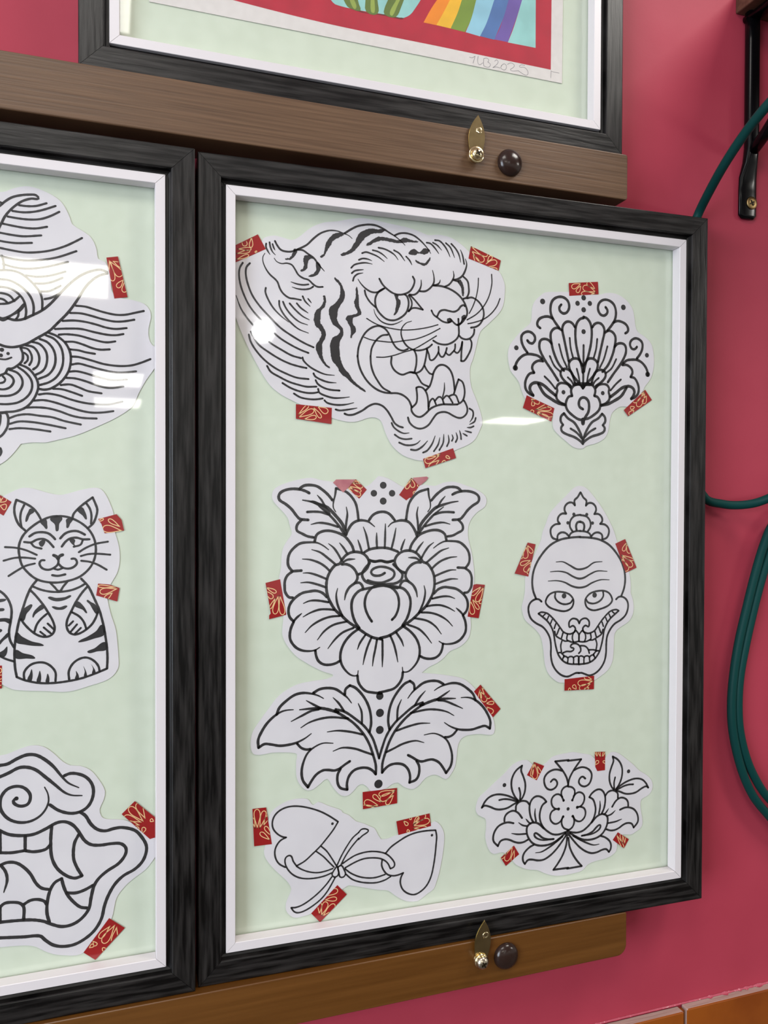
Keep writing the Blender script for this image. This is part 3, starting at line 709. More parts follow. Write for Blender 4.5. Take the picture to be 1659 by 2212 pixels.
'skull': ('F', (121.7, -23.6), """
P|-42,1021 56,1017 126,961 206,874 287,769 349,673 410,558 452,443 546,238 598,121 620,14 621,-102 622,-104 651,-185 657,-305 606,-400 478,-474 432,-520 420,-623 416,-742 398,-836 344,-913 254,-971 182,-1006 3,-1021 -173,-1006 -235,-998 -305,-950 -357,-893 -392,-798 -406,-681 -429,-556 -455,-493 -532,-412 -618,-340 -652,-246 -657,-200 -628,-87 -620,20 -622,49 -613,125 -538,276 -492,369 -445,471 -426,556 -388,642 -351,736 -274,821 -159,925
200|7,960* -27,908 -61,878 -56,826* -85,852 -129,852 -168,821 -177,778 -158,740* -206,740 -245,710 -254,667 -230,636* -287,628 -331,590 -335,538 -311,491 -257,473* -253,520 -214,546 -166,541 -127,511
200|11,958* 44,905 78,875 73,823* 102,848 146,848 185,817 194,774 174,735* 222,735 260,705 269,662 245,632* 303,623 345,584 349,533 324,486 271,468* 267,516 229,541 180,537 141,507
191|-126,493 -102,536 -49,557 10,561
191|140,489 117,533 63,554 4,559
191|-83,558 -113,605 -108,666 -65,713 9,728
191|97,554 128,602 124,662 80,710 7,725
220|-34,570 -41,614 -25,648 10,657
220|49,567 56,611 40,645 6,654
208|-498,-126 -532,-39 -542,64 -519,182 -453,300 -349,410 -233,469 -117,491 11,499
208|506,-133 540,-47 552,56 530,175 465,294 362,404 247,464 131,488 3,496
192b|-270,244 -193,244 -115,208 -36,167 23,163 92,181 172,228 272,237
192b|-337,144 -241,148 -153,131 -75,90 -6,66 54,73 133,111 212,139 333,134
192b|-360,50 -259,51 -172,32 -84,-10 -5,-28 74,-19 153,18 253,46 359,43
190|-435,-158 -466,-134 -509,-133 -555,-158 -581,-203 -580,-264 -554,-327 -498,-375 -421,-417 -369,-474 -334,-545 -324,-623 -324,-716 -306,-803 -262,-875 -200,-926 -130,-946 -68,-927 -33,-915 3,-915
190|443,-165 474,-141 517,-140 563,-166 588,-211 587,-272 560,-335 504,-383 426,-424 374,-480 338,-551 328,-629 326,-722 308,-808 263,-880 201,-930 131,-950 69,-930 34,-917 -2,-918
181c|-388,-156 -354,-96 -294,-67 -215,-65 -127,-87 -74,-136 -65,-183 -91,-237 -161,-266 -249,-254 -336,-224 -379,-187
181c|396,-162 362,-101 302,-72 224,-70 136,-91 82,-139 73,-186 98,-240 168,-270 256,-259 343,-230 387,-194
181|-276,-75 -280,-121 -241,-169 -171,-195 -100,-182 -76,-152
181|285,-80 288,-126 248,-174 178,-199 108,-186 84,-155
171|-469,-280* -439,-266 -370,-281 -318,-321 -257,-386 -213,-442 -177,-483 -107,-506 -54,-489
171|476,-287* 446,-273 377,-287 324,-327 262,-391 218,-447 182,-487 111,-509 59,-492
181|-469,-280 -430,-309 -370,-358 -326,-414 -295,-485 -281,-563 -263,-642 -237,-714 -184,-779 -113,-814 2,-825
181|476,-287 437,-316 376,-364 331,-420 300,-490 286,-569 267,-647 240,-718 186,-783 115,-818 0,-827
163|-282,-470 -264,-518 -212,-551 -159,-577 -124,-575 -88,-589 -35,-591 0,-585
163|287,-475 269,-523 216,-556 163,-581 128,-579 92,-592 39,-594 4,-588
152|-392,-287 -413,-304
152|398,-294 420,-310
152|-353,-312 -370,-346
152|359,-318 376,-352
152|-313,-349 -330,-387
152|319,-354 336,-392
162|-270,-393 -287,-439
162|275,-398 292,-444
162|-230,-442 -256,-503
162|235,-446 260,-507
162|-186,-490 -203,-544
162|191,-495 207,-548
163|-133,-508 -142,-555 -128,-575
163|138,-512 146,-559 132,-579
163|-45,-474 -71,-511 -75,-558 -62,-590
163|50,-477 76,-515 80,-561 66,-593
163|-32,-474 -1,-515 3,-586
163|37,-477 5,-517 1,-588
182|3,-397* -19,-361 -73,-347 -112,-377 -116,-416 -107,-435 -72,-421 -41,-450 -50,-485
182|3,-400* 25,-364 79,-350 118,-380 122,-419 113,-439 78,-425 46,-453 54,-488
162|-198,-575 -211,-621 -202,-684
162|202,-580 215,-626 205,-689
162|-237,-694 -211,-692 -175,-725
162|240,-699 214,-696 178,-729
162|-171,-725 -193,-771
162|174,-729 195,-775
163|-175,-740 -158,-734 -127,-755 -131,-801
163|178,-744 160,-738 129,-759 133,-805
163|-127,-755 -105,-740 -65,-750 -60,-813
163|129,-759 107,-744 68,-754 62,-817
163|-63,-753 -25,-737 1,-750 2,-821
163|65,-756 28,-740 1,-753 0,-824
173|-184,-697 -141,-684 -88,-687 -57,-661 -97,-639 -71,-609 -18,-614 18,-649 23,-689 1,-711
164|18,-633 72,-640 108,-670 126,-718
165|117,-682 180,-685 216,-699
D182|-68,733
D182|84,730
D181|-137,645
D181|153,641
D272|-176,-108
D272|184,-112
"""),
'hearts': ('F', (-116.2, -270.7), """
P|-874,178 -884,136 -887,99 -871,47 -822,-27 -754,-105 -672,-192 -641,-246 -635,-278 -653,-326 -678,-378 -685,-452 -653,-507 -603,-543 -540,-544 -444,-527 -316,-452 -154,-348 -102,-321 -80,-315 15,-341 123,-375 213,-401 310,-421 369,-470 421,-509 500,-553 606,-569 653,-550 719,-509 780,-474 806,-414 833,-335 866,-187 886,-43 886,59 858,132 790,194 743,171 564,124 393,107 302,84 237,86* 211,124 173,197 134,220 64,259 -19,294 -82,356 -145,388 -156,411 -286,470 -382,516 -424,492 -452,514 -478,552 -567,568 -667,557 -760,518 -822,469 -853,361 -868,251
146|-188,306* -273,370 -363,425 -465,468 -566,496 -654,502 -729,483 -785,440 -810,381 -804,318 -766,264 -717,229 -682,219* -735,197 -772,152 -788,98 -779,35 -747,-19 -691,-58
139|-188,306 -234,236 -298,161 -362,93 -439,28 -509,-26 -585,-60
138|-585,-60 -616,-12 -632,34 -654,47 -685,32 -694,-1 -679,-59 -635,-122 -572,-168 -496,-192 -400,-199 -317,-191 -249,-172
130|-585,-63 -540,-97 -464,-133 -381,-151 -304,-146 -239,-132
131|-349,92 -298,41 -252,-29 -207,-105
131|-401,54 -330,-6 -272,-71 -226,-121
140|-200,-115 -233,-159 -246,-189 -226,-214 -194,-209 -181,-179 -194,-119
140c|-187,-127 -155,-115 -128,-160 -115,-201 -135,-227 -167,-222 -181,-172
132|-197,-106 -155,-23 -103,60 -44,136 15,180
132|-161,-111 -122,-40 -63,42 15,125
139|-249,-211 -297,-270 -368,-336 -451,-394 -527,-433 -590,-448 -634,-444* -609,-483 -571,-501 -508,-492 -425,-454 -348,-402 -291,-341 -245,-271 -216,-221
132|13,179 38,204 70,208 102,196 109,180 89,164 51,144 13,112
142|-144,-98 -87,-66 -18,-35 71,-19 148,-20 225,-36 289,-63 341,-111 374,-165 368,-198 332,-212* 309,-162 277,-127 225,-98 148,-82 65,-80 -18,-100 -118,-141
141|-118,-153 -62,-201 21,-246 110,-271 187,-276 277,-261
142|-112,-203 -49,-261 27,-297 110,-318 193,-327 277,-314 336,-288
153|283,-56 335,-4 413,42 498,82 590,105 697,111 797,105* 808,43 802,-45 792,-145 775,-251 752,-343 712,-420 659,-469 586,-499 520,-483 460,-434 434,-367 440,-312 463,-271* 414,-283 362,-285 303,-264 264,-218 244,-166 248,-117
D133|-243,294
D132|759,60
"""),
'lotus': ('F', (109.8, -261.0), """
P|-1036,167 -1023,230 -1004,275 -934,332 -819,421 -716,499 -638,569 -560,603 -474,607 -427,572 -360,517 -273,545 -226,577 -172,614 -91,628 12,636 60,638 171,612 269,588 311,550 396,505 466,560 509,593 580,587 645,549 718,492 791,435 864,365 960,305 1019,242 1035,177 1013,116 962,77 896,53 882,-3 890,-79 909,-176 899,-244 833,-287 761,-313 674,-299 610,-328 596,-414 589,-463 532,-506 440,-531 348,-537 250,-561 174,-619 56,-633 -40,-638 -150,-626 -252,-590 -346,-541 -453,-520 -533,-485 -593,-447 -626,-406 -672,-358 -724,-310 -776,-306 -828,-311 -873,-284 -912,-208 -929,-123 -920,-18 -923,36 -939,67 -1010,105
192|9,559 -148,560* -62,458 -14,379 7,304
192|0,552 157,553* 71,450 23,372 2,297
191|-69,455 -117,472 -171,474 -232,450 -269,406 -272,351 -245,294 -197,271 -150,284 -123,318 -130,355 -164,377 -198,353
191|78,448 126,465 180,468 241,443 278,399 281,345 254,287 206,264 159,277 132,311 139,348 173,370 207,346
182|7,292 -41,279 -71,245 -71,196 -47,145
182|2,284 50,271 81,238 80,189 56,138
182|-61,183 -95,211 -136,216 -176,190 -189,149 -176,99 -141,67 -107,63
182|70,176 104,204 145,209 186,183 199,142 185,92 151,60 117,56
182|-141,64 -182,45 -202,4 -195,-45 -161,-82 -127,-90 -86,-73 -62,-42 -52,-25
182|151,57 192,38 212,-2 205,-52 171,-89 137,-97 96,-80 72,-50 62,-32
182|-62,-36 -69,-90 -44,-142 11,-170
182|72,-43 79,-98 55,-149 0,-178
188|-526,552* -585,516 -624,466 -644,402 -637,318 -603,243 -564,196
188|535,546* 594,510 633,460 653,396 646,312 613,237 573,191
188|-526,552 -536,505 -512,443 -489,368 -492,290 -518,227 -544,200
188|535,546 545,499 521,436 498,362 501,284 527,221 553,194
179|-558,328 -544,272 -547,207
179|567,322 554,266 557,201
186|-969,174* -934,232 -883,273 -806,289 -715,273 -636,240 -577,204
186|978,169* 943,227 892,268 815,283 724,267 645,235 586,198
187|-969,174 -940,191 -882,173 -818,142 -759,132 -688,139 -610,172 -570,185
187|978,169 950,186 892,168 827,136 769,127 697,133 619,166 580,179
178|-779,229 -727,233 -662,222 -583,193
178|789,224 737,227 672,217 593,187
188|-593,104 -590,152 -564,179 -524,192 -471,180 -441,147
188|602,98 599,146 573,173 533,186 481,174 451,140
188|-523,18 -563,71 -609,100 -648,101 -694,80 -717,47 -720,6
188|533,12 573,65 619,94 658,96 704,74 726,41 730,0
187|-618,-25 -674,-9 -726,-12 -784,-34 -823,-77 -842,-128 -838,-182 -790,-236* -764,-191 -712,-177 -660,-190 -607,-217 -554,-233 -502,-231 -455,-213
187|628,-30 684,-15 736,-17 794,-40 833,-82 852,-133 849,-187 800,-241* 774,-197 722,-183 670,-195 618,-223 565,-239 512,-237 466,-219
190|-397,-39 -423,12 -437,74 -438,134 -418,186 -378,218 -331,219 -277,189 -247,152* -290,124 -314,72 -323,13 -309,-56 -275,-114 -221,-163 -167,-194 -99,-203 -24,-188
190|407,-45 433,6 447,68 447,128 427,180 388,212 341,212 287,182 256,145* 300,117 323,65 333,6 319,-62 286,-121 231,-170 177,-201 109,-210 34,-195
180s|-374,97 -377,37 -363,-37
180s|384,91 387,31 373,-43
161s|-480,4 -450,-33 -423,-54
161s|490,-2 460,-39 433,-60
160s|-562,-25 -516,-58 -463,-73
160s|572,-31 526,-64 473,-79
169s|-640,-126 -568,-144 -476,-150
169s|651,-132 578,-150 486,-156
199|-24,-200 -85,-241 -159,-280 -240,-297 -335,-288 -402,-255 -449,-195 -469,-133 -463,-79 -423,-48 -376,-47 -329,-68 -275,-120
199|34,-207 95,-248 170,-287 251,-304 345,-295 412,-262 459,-202 479,-139 473,-85 433,-54 386,-54 340,-75 286,-127
190e|-160,-244 -227,-238 -288,-215 -329,-180 -362,-158 -382,-161 -375,-192 -335,-222 -275,-241 -221,-245 -160,-245
190e|170,-251 238,-245 299,-222 339,-187 373,-164 393,-168 386,-199 346,-228 285,-248 231,-252 170,-252
190|-388,-275 -435,-293 -488,-335 -511,-380 -507,-428 -487,-458* -454,-423 -407,-424 -340,-442 -273,-442 -199,-409 -132,-357 -71,-292 -16,-225
190|399,-282 445,-300 498,-341 521,-386 518,-434 498,-464* 465,-430 418,-430 351,-448 284,-448 210,-416 142,-364 81,-299 27,-232
181s|-368,-359 -301,-359 -220,-327 -139,-283 -58,-232
181s|378,-366 311,-366 231,-334 150,-290 68,-239
192|-3,-245 -16,-335 -56,-428 -110,-506 -161,-563* 13,-566
192|13,-253 26,-343 67,-435 121,-513 172,-570* -2,-573
D146|-47,144
D146|56,136
D164|-104,61
D164|114,54
D152|-51,-25
D152|61,-33
D182|6,50
D207|-722,375
D207|731,369
D335|4,-203
"""),
'waves': ('L', (168.3, 204.1), """
P|-676,1118 -572,1100 -530,1110 -466,1145 -388,1170 -323,1171 -251,1153 -171,1120 -113,1080 -69,1014 -40,947 -25,901 42,861 109,820 146,769 169,699 180,632 237,610 275,501 305,343 459,307 552,283 599,229 607,173 603,144 587,69 591,-13 619,-68 686,-105 686,-179 634,-272 567,-374 504,-492 457,-600 341,-694 150,-797 0,-866 -148,-910 -236,-932 -330,-934 -424,-949* -474,-1020 -531,-1084 -580,-1120 -686,-1172
175|-614,949 -572,989 -530,1032 -480,1069 -416,1093 -352,1106 -302,1107 -284,1082 -338,1075 -402,1048 -459,1002 -502,955 -537,904 -559,855 -580,807 -615,711
159|-614,1022 -572,1017 -551,1010
161|-431,1010 -374,1009 -302,1019 -222,1051
161|-481,957 -403,955 -324,968 -252,992 -153,1037
161|-516,907 -431,901 -346,902 -266,916 -194,948 -124,992
160|-552,845 -467,835 -382,829 -303,834 -219,857
160|-601,770 -573,769 -489,761 -396,759 -263,781
159|-601,708 -573,703 -517,698 -446,698 -335,712
161|-602,650 -574,646 -489,635 -389,628 -289,640 -187,666 -85,709 -11,752 53,794
161|-602,589 -574,580 -468,564 -361,563 -231,586 -129,617 8,679
161|-553,517 -468,498 -376,495 -275,512 -173,542 -59,582
159|-560,585 -546,525 -546,471
162|-383,440 -290,437 -188,458 -78,500
162|-311,380 -239,386 -173,408 -100,446
162|-275,317 -203,327 -115,378
168|-602,462 -574,464 -504,471 -433,458 -369,418 -311,360 -275,309 -258,248 -258,169
168|-603,388 -575,391 -511,389 -447,364 -383,315 -341,256 -323,187 -327,117
167|-603,327 -575,329 -518,326 -469,308 -419,265 -391,213 -380,144 -388,81
167|-603,277 -575,279 -533,275 -498,259 -469,222
167|-603,230 -575,233 -547,227 -522,206
167|-603,188 -575,190 -519,199 -469,226 -426,268
170|-239,257 -188,273 -122,314
193|252,527 199,542 138,528 63,493 -11,435 -78,365 -137,293 -196,221 -261,161 -334,116 -413,75 -470,67 -519,78
195|252,515 191,493 123,439 70,371 33,304 -12,228 -64,153 -138,68
152|-434,147 -441,100 -456,76
166|3,222 78,220 153,202 228,184 320,171 397,177 474,199 548,221
165|-42,158 40,161 122,147 213,126 304,113 381,119 470,140
191|-138,68 -204,-4 -291,-65 -385,-126 -471,-155 -534,-155 -577,-142 -619,-126
165|-101,87 -12,97 77,92 167,75 243,56 320,50 408,64
165|-160,15 -72,25 40,30 152,10 251,-4 320,-3 381,11
164|-131,-30 -72,-22 25,-27 122,-49 213,-67 258,-68 316,-56
164|-79,-86 -13,-82 62,-101 129,-124 197,-134 270,-127
164|-43,-147 24,-151 77,-163 152,-172
166|-35,-206 24,-207 122,-229 227,-255 342,-264 442,-254 520,-228 603,-190
165|-35,-274 24,-262 99,-278 197,-301 304,-319 388,-317 485,-302
165|-50,-334 2,-327 61,-336 136,-356 227,-379 303,-388 411,-376
165|-73,-387 -6,-388 76,-407 151,-432 227,-452 296,-453 380,-436
164|-117,-449 -43,-441 24,-462 98,-490 204,-504
163|-176,-483 -110,-484 -43,-501 50,-532
164|-285,-536 -220,-525 -132,-537 -44,-565 53,-588 151,-598 265,-595 372,-567
164|-322,-588 -249,-581 -162,-597 -59,-629 38,-657 121,-670 211,-666 299,-651
163|-394,-650 -307,-643 -220,-647 -133,-667 -29,-703 60,-718 164,-719
162|-508,-740 -451,-715 -373,-703 -279,-712 -184,-721 -89,-749 38,-774
161|-508,-787 -437,-765 -344,-766 -250,-778 -81,-809
161|-509,-830 -437,-820 -330,-824 -199,-840
178|-218,-17 -145,-43 -79,-98 -43,-175 -39,-254 -58,-335 -110,-417 -183,-476 -242,-494 -285,-489
170|-233,-41 -167,-68 -116,-132 -98,-210 -106,-298 -146,-379 -205,-429 -278,-457
170|-277,-76 -219,-99 -175,-152 -157,-222 -168,-301 -212,-367 -285,-406
169|-335,-103 -277,-119 -233,-171 -221,-233 -234,-305 -263,-346 -307,-372
169|-385,-134 -327,-146 -292,-190 -281,-245 -296,-301 -328,-330
153|-421,-156 -371,-164 -342,-209 -339,-256 -357,-296
153|-396,-197 -371,-219 -371,-258 -393,-283
175|-424,-156 -407,-205 -410,-260 -443,-301 -485,-331 -521,-337 -535,-369 -578,-394 -613,-411
137|-598,-258 -577,-259 -535,-260 -492,-242
176|-428,-296 -371,-321 -328,-365 -296,-426 -292,-489 -322,-569 -379,-642 -458,-680 -536,-691 -579,-696 -614,-690
168|-443,-317 -386,-360 -343,-421 -339,-491 -372,-555 -437,-605 -508,-624 -578,-627 -614,-620
167|-507,-344 -450,-364 -415,-409 -411,-463 -443,-520 -500,-553 -578,-561 -606,-558
167|-535,-372 -493,-397 -475,-435 -500,-483 -543,-505 -578,-506 -606,-500
152|-556,-401 -539,-423 -550,-447 -578,-456 -592,-457
175|-607,-705 -579,-704 -536,-699 -519,-733 -519,-788 -530,-827 -558,-874 -579,-894 -608,-915
167|-575,-720 -579,-774 -593,-829
228|-580,-991 -573,-1015 -580,-1038 -601,-1062
F|-590,89 -555,83 -491,116 -441,162 -398,212 -385,198 -420,141 -484,97 -548,49 -590,65
D171|-563,-183
D132|-517,-211
D155|-570,-229
"""),
'cat': ('L', (147.6, -12.6), """
P|-536,708 -461,714 -374,772 -322,801 -257,837 -198,857 -127,851 -44,825 40,803 101,800 174,820 254,844 347,861 403,851 447,795 479,722 504,648 516,488 541,393 554,313 554,225 534,132 483,39 452,-36 458,-110 483,-225 521,-354 536,-489 543,-591 539,-692 469,-774 312,-824 145,-861 -25,-845 -281,-813 -357,-769 -496,-708 -553,-589
171c|64,620 4,613 -63,584 -128,539 -188,481 -221,424 -236,359 -230,288 -212,216 -171,157 -112,103 -46,75 50,63 148,76 228,104 290,152 333,210 358,283 362,363 346,436 309,503 254,556 186,596 125,616
169|-185,501 -235,553 -264,631 -267,695 -252,756* -181,724 -128,688 -92,643 -68,597
161|-214,527 -223,598 -217,656 -193,714
173|177,593 186,636 223,682 273,728 338,778* 359,728 375,675 365,615 340,556 297,516
165|288,728 316,682 328,629 325,556
178|-155,452 -111,481 -57,487 -9,476 27,446 42,427
180|82,433 118,472 161,491 210,494 247,480 275,463
170|-194,407 -141,403 -99,425 -51,431 -15,414 9,388 30,361
154|-141,397 -117,367 -63,350
172|94,364 124,406 161,432 210,438 259,424 312,423
157|259,417 241,378 188,362
153|-338,367 -259,360 -182,339 -99,298
153|-350,255 -271,276 -200,278 -111,267
153|-313,128 -248,172 -183,209 -114,227
157|228,315 284,351 359,383 459,401
157|244,282 302,297 377,299 478,289
157|247,242 315,231 377,206 449,161
233|30,293 51,282 66,262* 78,285 100,295
170|66,269 66,223 39,191 -10,172 -58,187 -79,226 -64,252 -40,252
172|66,223 99,189 148,178 191,194 213,226 197,260 170,260
155|33,181 63,171 99,183
179|20,126 63,119 120,130
163|2,65 38,24 74,-10 105,29 136,67
163|-130,36 -70,8 2,-11 74,-16 160,-6 228,18 277,46
176|-100,87 -142,30 -178,-53 -202,-130 -232,-233 -253,-335 -268,-445 -271,-542 -266,-639 -254,-711
171|-254,-711 -192,-742 -85,-772 24,-780 146,-772 257,-753 362,-720 450,-686
182|246,90 302,22 351,-86 389,-181 420,-302 438,-410 451,-518 454,-606 450,-686
170|-154,11 -112,-36 -53,-117 -11,-190 25,-264 37,-324 19,-369 -24,-389 -84,-377 -143,-334 -196,-273 -220,-233
162|-23,-196 -71,-240 -101,-284 -119,-342
155|-17,-278 31,-330
155|-47,-310 7,-362
155|-74,-344 -36,-379
172|296,23 252,-29 203,-107 166,-185 135,-256 131,-315 153,-362 196,-381 257,-361 326,-305 364,-240 376,-200
165|172,-191 227,-227 264,-275 285,-336
156|181,-268 147,-303
156|211,-296 162,-356
157|242,-327 196,-374
170|-198,-735 -198,-676 -162,-626 -114,-603 -48,-604 6,-637 42,-692 42,-765
173|149,-759 146,-692 177,-628 232,-589 288,-582 344,-612 381,-661 391,-709
175|-412,26 -377,5 -342,-28 -313,-74 -293,-139 -293,-204 -302,-268 -311,-332 -303,-404 -274,-464
168|-414,-501 -379,-529 -333,-557 -274,-580
F|-179,572 -182,611 -164,656 -146,685 -116,659 -149,630
F|214,675 254,695 279,655 291,616 288,589 260,622
F|4,600 64,623 100,603 76,557 58,492 40,551
F|-75,578 -45,591 -24,591 -18,551 -21,512 -45,535
F|131,596 180,596 161,557 137,518 130,557
F|-81,405 -36,421 -54,366 -75,373
F|155,425 198,421 192,385 198,372 179,379
F|-202,-150 -172,-125 -136,-113 -148,-152 -178,-190 -199,-247 -220,-233 -208,-182
F|-131,-224 -125,-179 -95,-141 -59,-116 -41,-143 -83,-174 -113,-199
F|289,-93 326,-112 358,-133 389,-201 364,-213 339,-179 314,-131
F|196,-113 221,-101 258,-135 283,-176 289,-206 258,-175 190,-139
F|-13,-56 50,-65 117,-61 166,-49 135,-78 74,-95 20,-87
F|16,-136 74,-145 135,-134 111,-163 68,-167 38,-160
F|-256,-342 -214,-376 -143,-419 -48,-457 -102,-462 -191,-446 -262,-419
F|-265,-487 -209,-513 -114,-558 -180,-562 -265,-552
F|413,-309 432,-390 344,-425 257,-447 220,-444 295,-403 363,-360
F|435,-457 448,-521 375,-534 294,-538 350,-506
F|-174,-743 -156,-692 -139,-654 -142,-752
F|-103,-761 -91,-709 -77,-671 -73,-766
F|-34,-769 -28,-733 -17,-698 -7,-774
F|195,-759 204,-723 204,-690 226,-754
F|266,-744 272,-701 263,-654 291,-742
F|331,-725 338,-679 322,-638 359,-713
F|-401,-64 -331,-61 -343,-79 -401,-84
F|-401,-138 -343,-147 -401,-158
F|-401,-222 -302,-226 -302,-265 -343,-247 -402,-244
F|-402,-309 -361,-317 -402,-338
F|-396,-425 -350,-369 -314,-339 -315,-371 -350,-401 -396,-450
F|-391,-515 -350,-479 -324,-454 -344,-537
"""),
'dog': ('L', (163.8, -233.0), """
P|-720,822 -544,854 -488,861 -402,892 -308,914 -221,898 -140,834 -66,754 -7,716 68,704 151,659 219,570 269,466 257,386 226,316 241,249 280,223 419,198 536,129 646,23 718,-20 726,-130 702,-138 662,-191 598,-265 512,-319 433,-381 363,-469 340,-565 324,-636 247,-779 109,-894 34,-913 -41,-899 -130,-875 -211,-832 -277,-784 -342,-761 -443,-747 -551,-739 -727,-720
247e|-587,769 -545,772 -488,778 -416,814 -344,838 -279,832 -214,793 -140,722 -74,630 -22,568 60,519
248e|-588,671 -545,678 -481,702 -402,737 -337,734 -272,704 -199,636 -126,564 -52,491 7,460 86,448
236|-56,632 -7,647 53,637 113,606 158,552 177,485 165,405 127,344 67,311 -8,308 -97,343 -167,400
231s|-207,553 -182,494 -178,422 -208,353 -259,304 -332,277 -411,283 -482,320 -532,385 -546,450 -532,519 -489,569 -424,585 -367,567 -324,518 -317,470 -338,425 -389,415 -432,436 -446,465 -423,486
245|67,311 112,273 157,194 210,142 272,122 341,133 411,133 512,95 567,33 607,-47 606,-113 575,-186 512,-244 418,-288 348,-351 294,-442 263,-527 239,-630 186,-719 110,-780 19,-817 -71,-817 -145,-791 -204,-741 -248,-697 -371,-683 -550,-660 -593,-654
243|-589,259 -547,230 -476,189 -375,167 -289,168 -201,200 -112,241 -45,240 14,204 59,142 104,63 157,19 233,4 318,5 395,-5 438,-48 434,-106 379,-175 286,-227 217,-282 179,-342 156,-436 137,-531 80,-603 4,-643 -78,-646 -159,-612 -218,-578 -313,-550 -443,-536 -550,-530 -592,-528
231|-357,161 -358,46
230|-590,56 -548,48 -462,36 -369,39
233|-354,37 -289,20 -201,28 -168,59
235|-153,218 -161,99 -154,-41 -113,-144 -39,-219 28,-250 84,-238* 43,-159 17,-74 25,49 59,118
191|-545,221 -544,48
231|-590,-74 -548,-57 -491,-41 -427,-54 -369,-99 -319,-162 -275,-248 -232,-295 -173,-316
214e|-541,-58 -506,-118 -495,-191 -520,-286
236|-36,-366 35,-377 103,-363 171,-333
235|-174,-593 -192,-510 -188,-414 -166,-321 -129,-263 -77,-238* -62,-305 -32,-382 20,-456 72,-505 125,-521
230|-578,-431 -549,-404 -514,-378 -456,-379 -399,-396 -370,-433 -371,-536
233|-367,-409 -319,-385 -261,-386 -210,-411 -195,-437
191|-547,-412 -548,-522
D173|-423,483
"""),
}
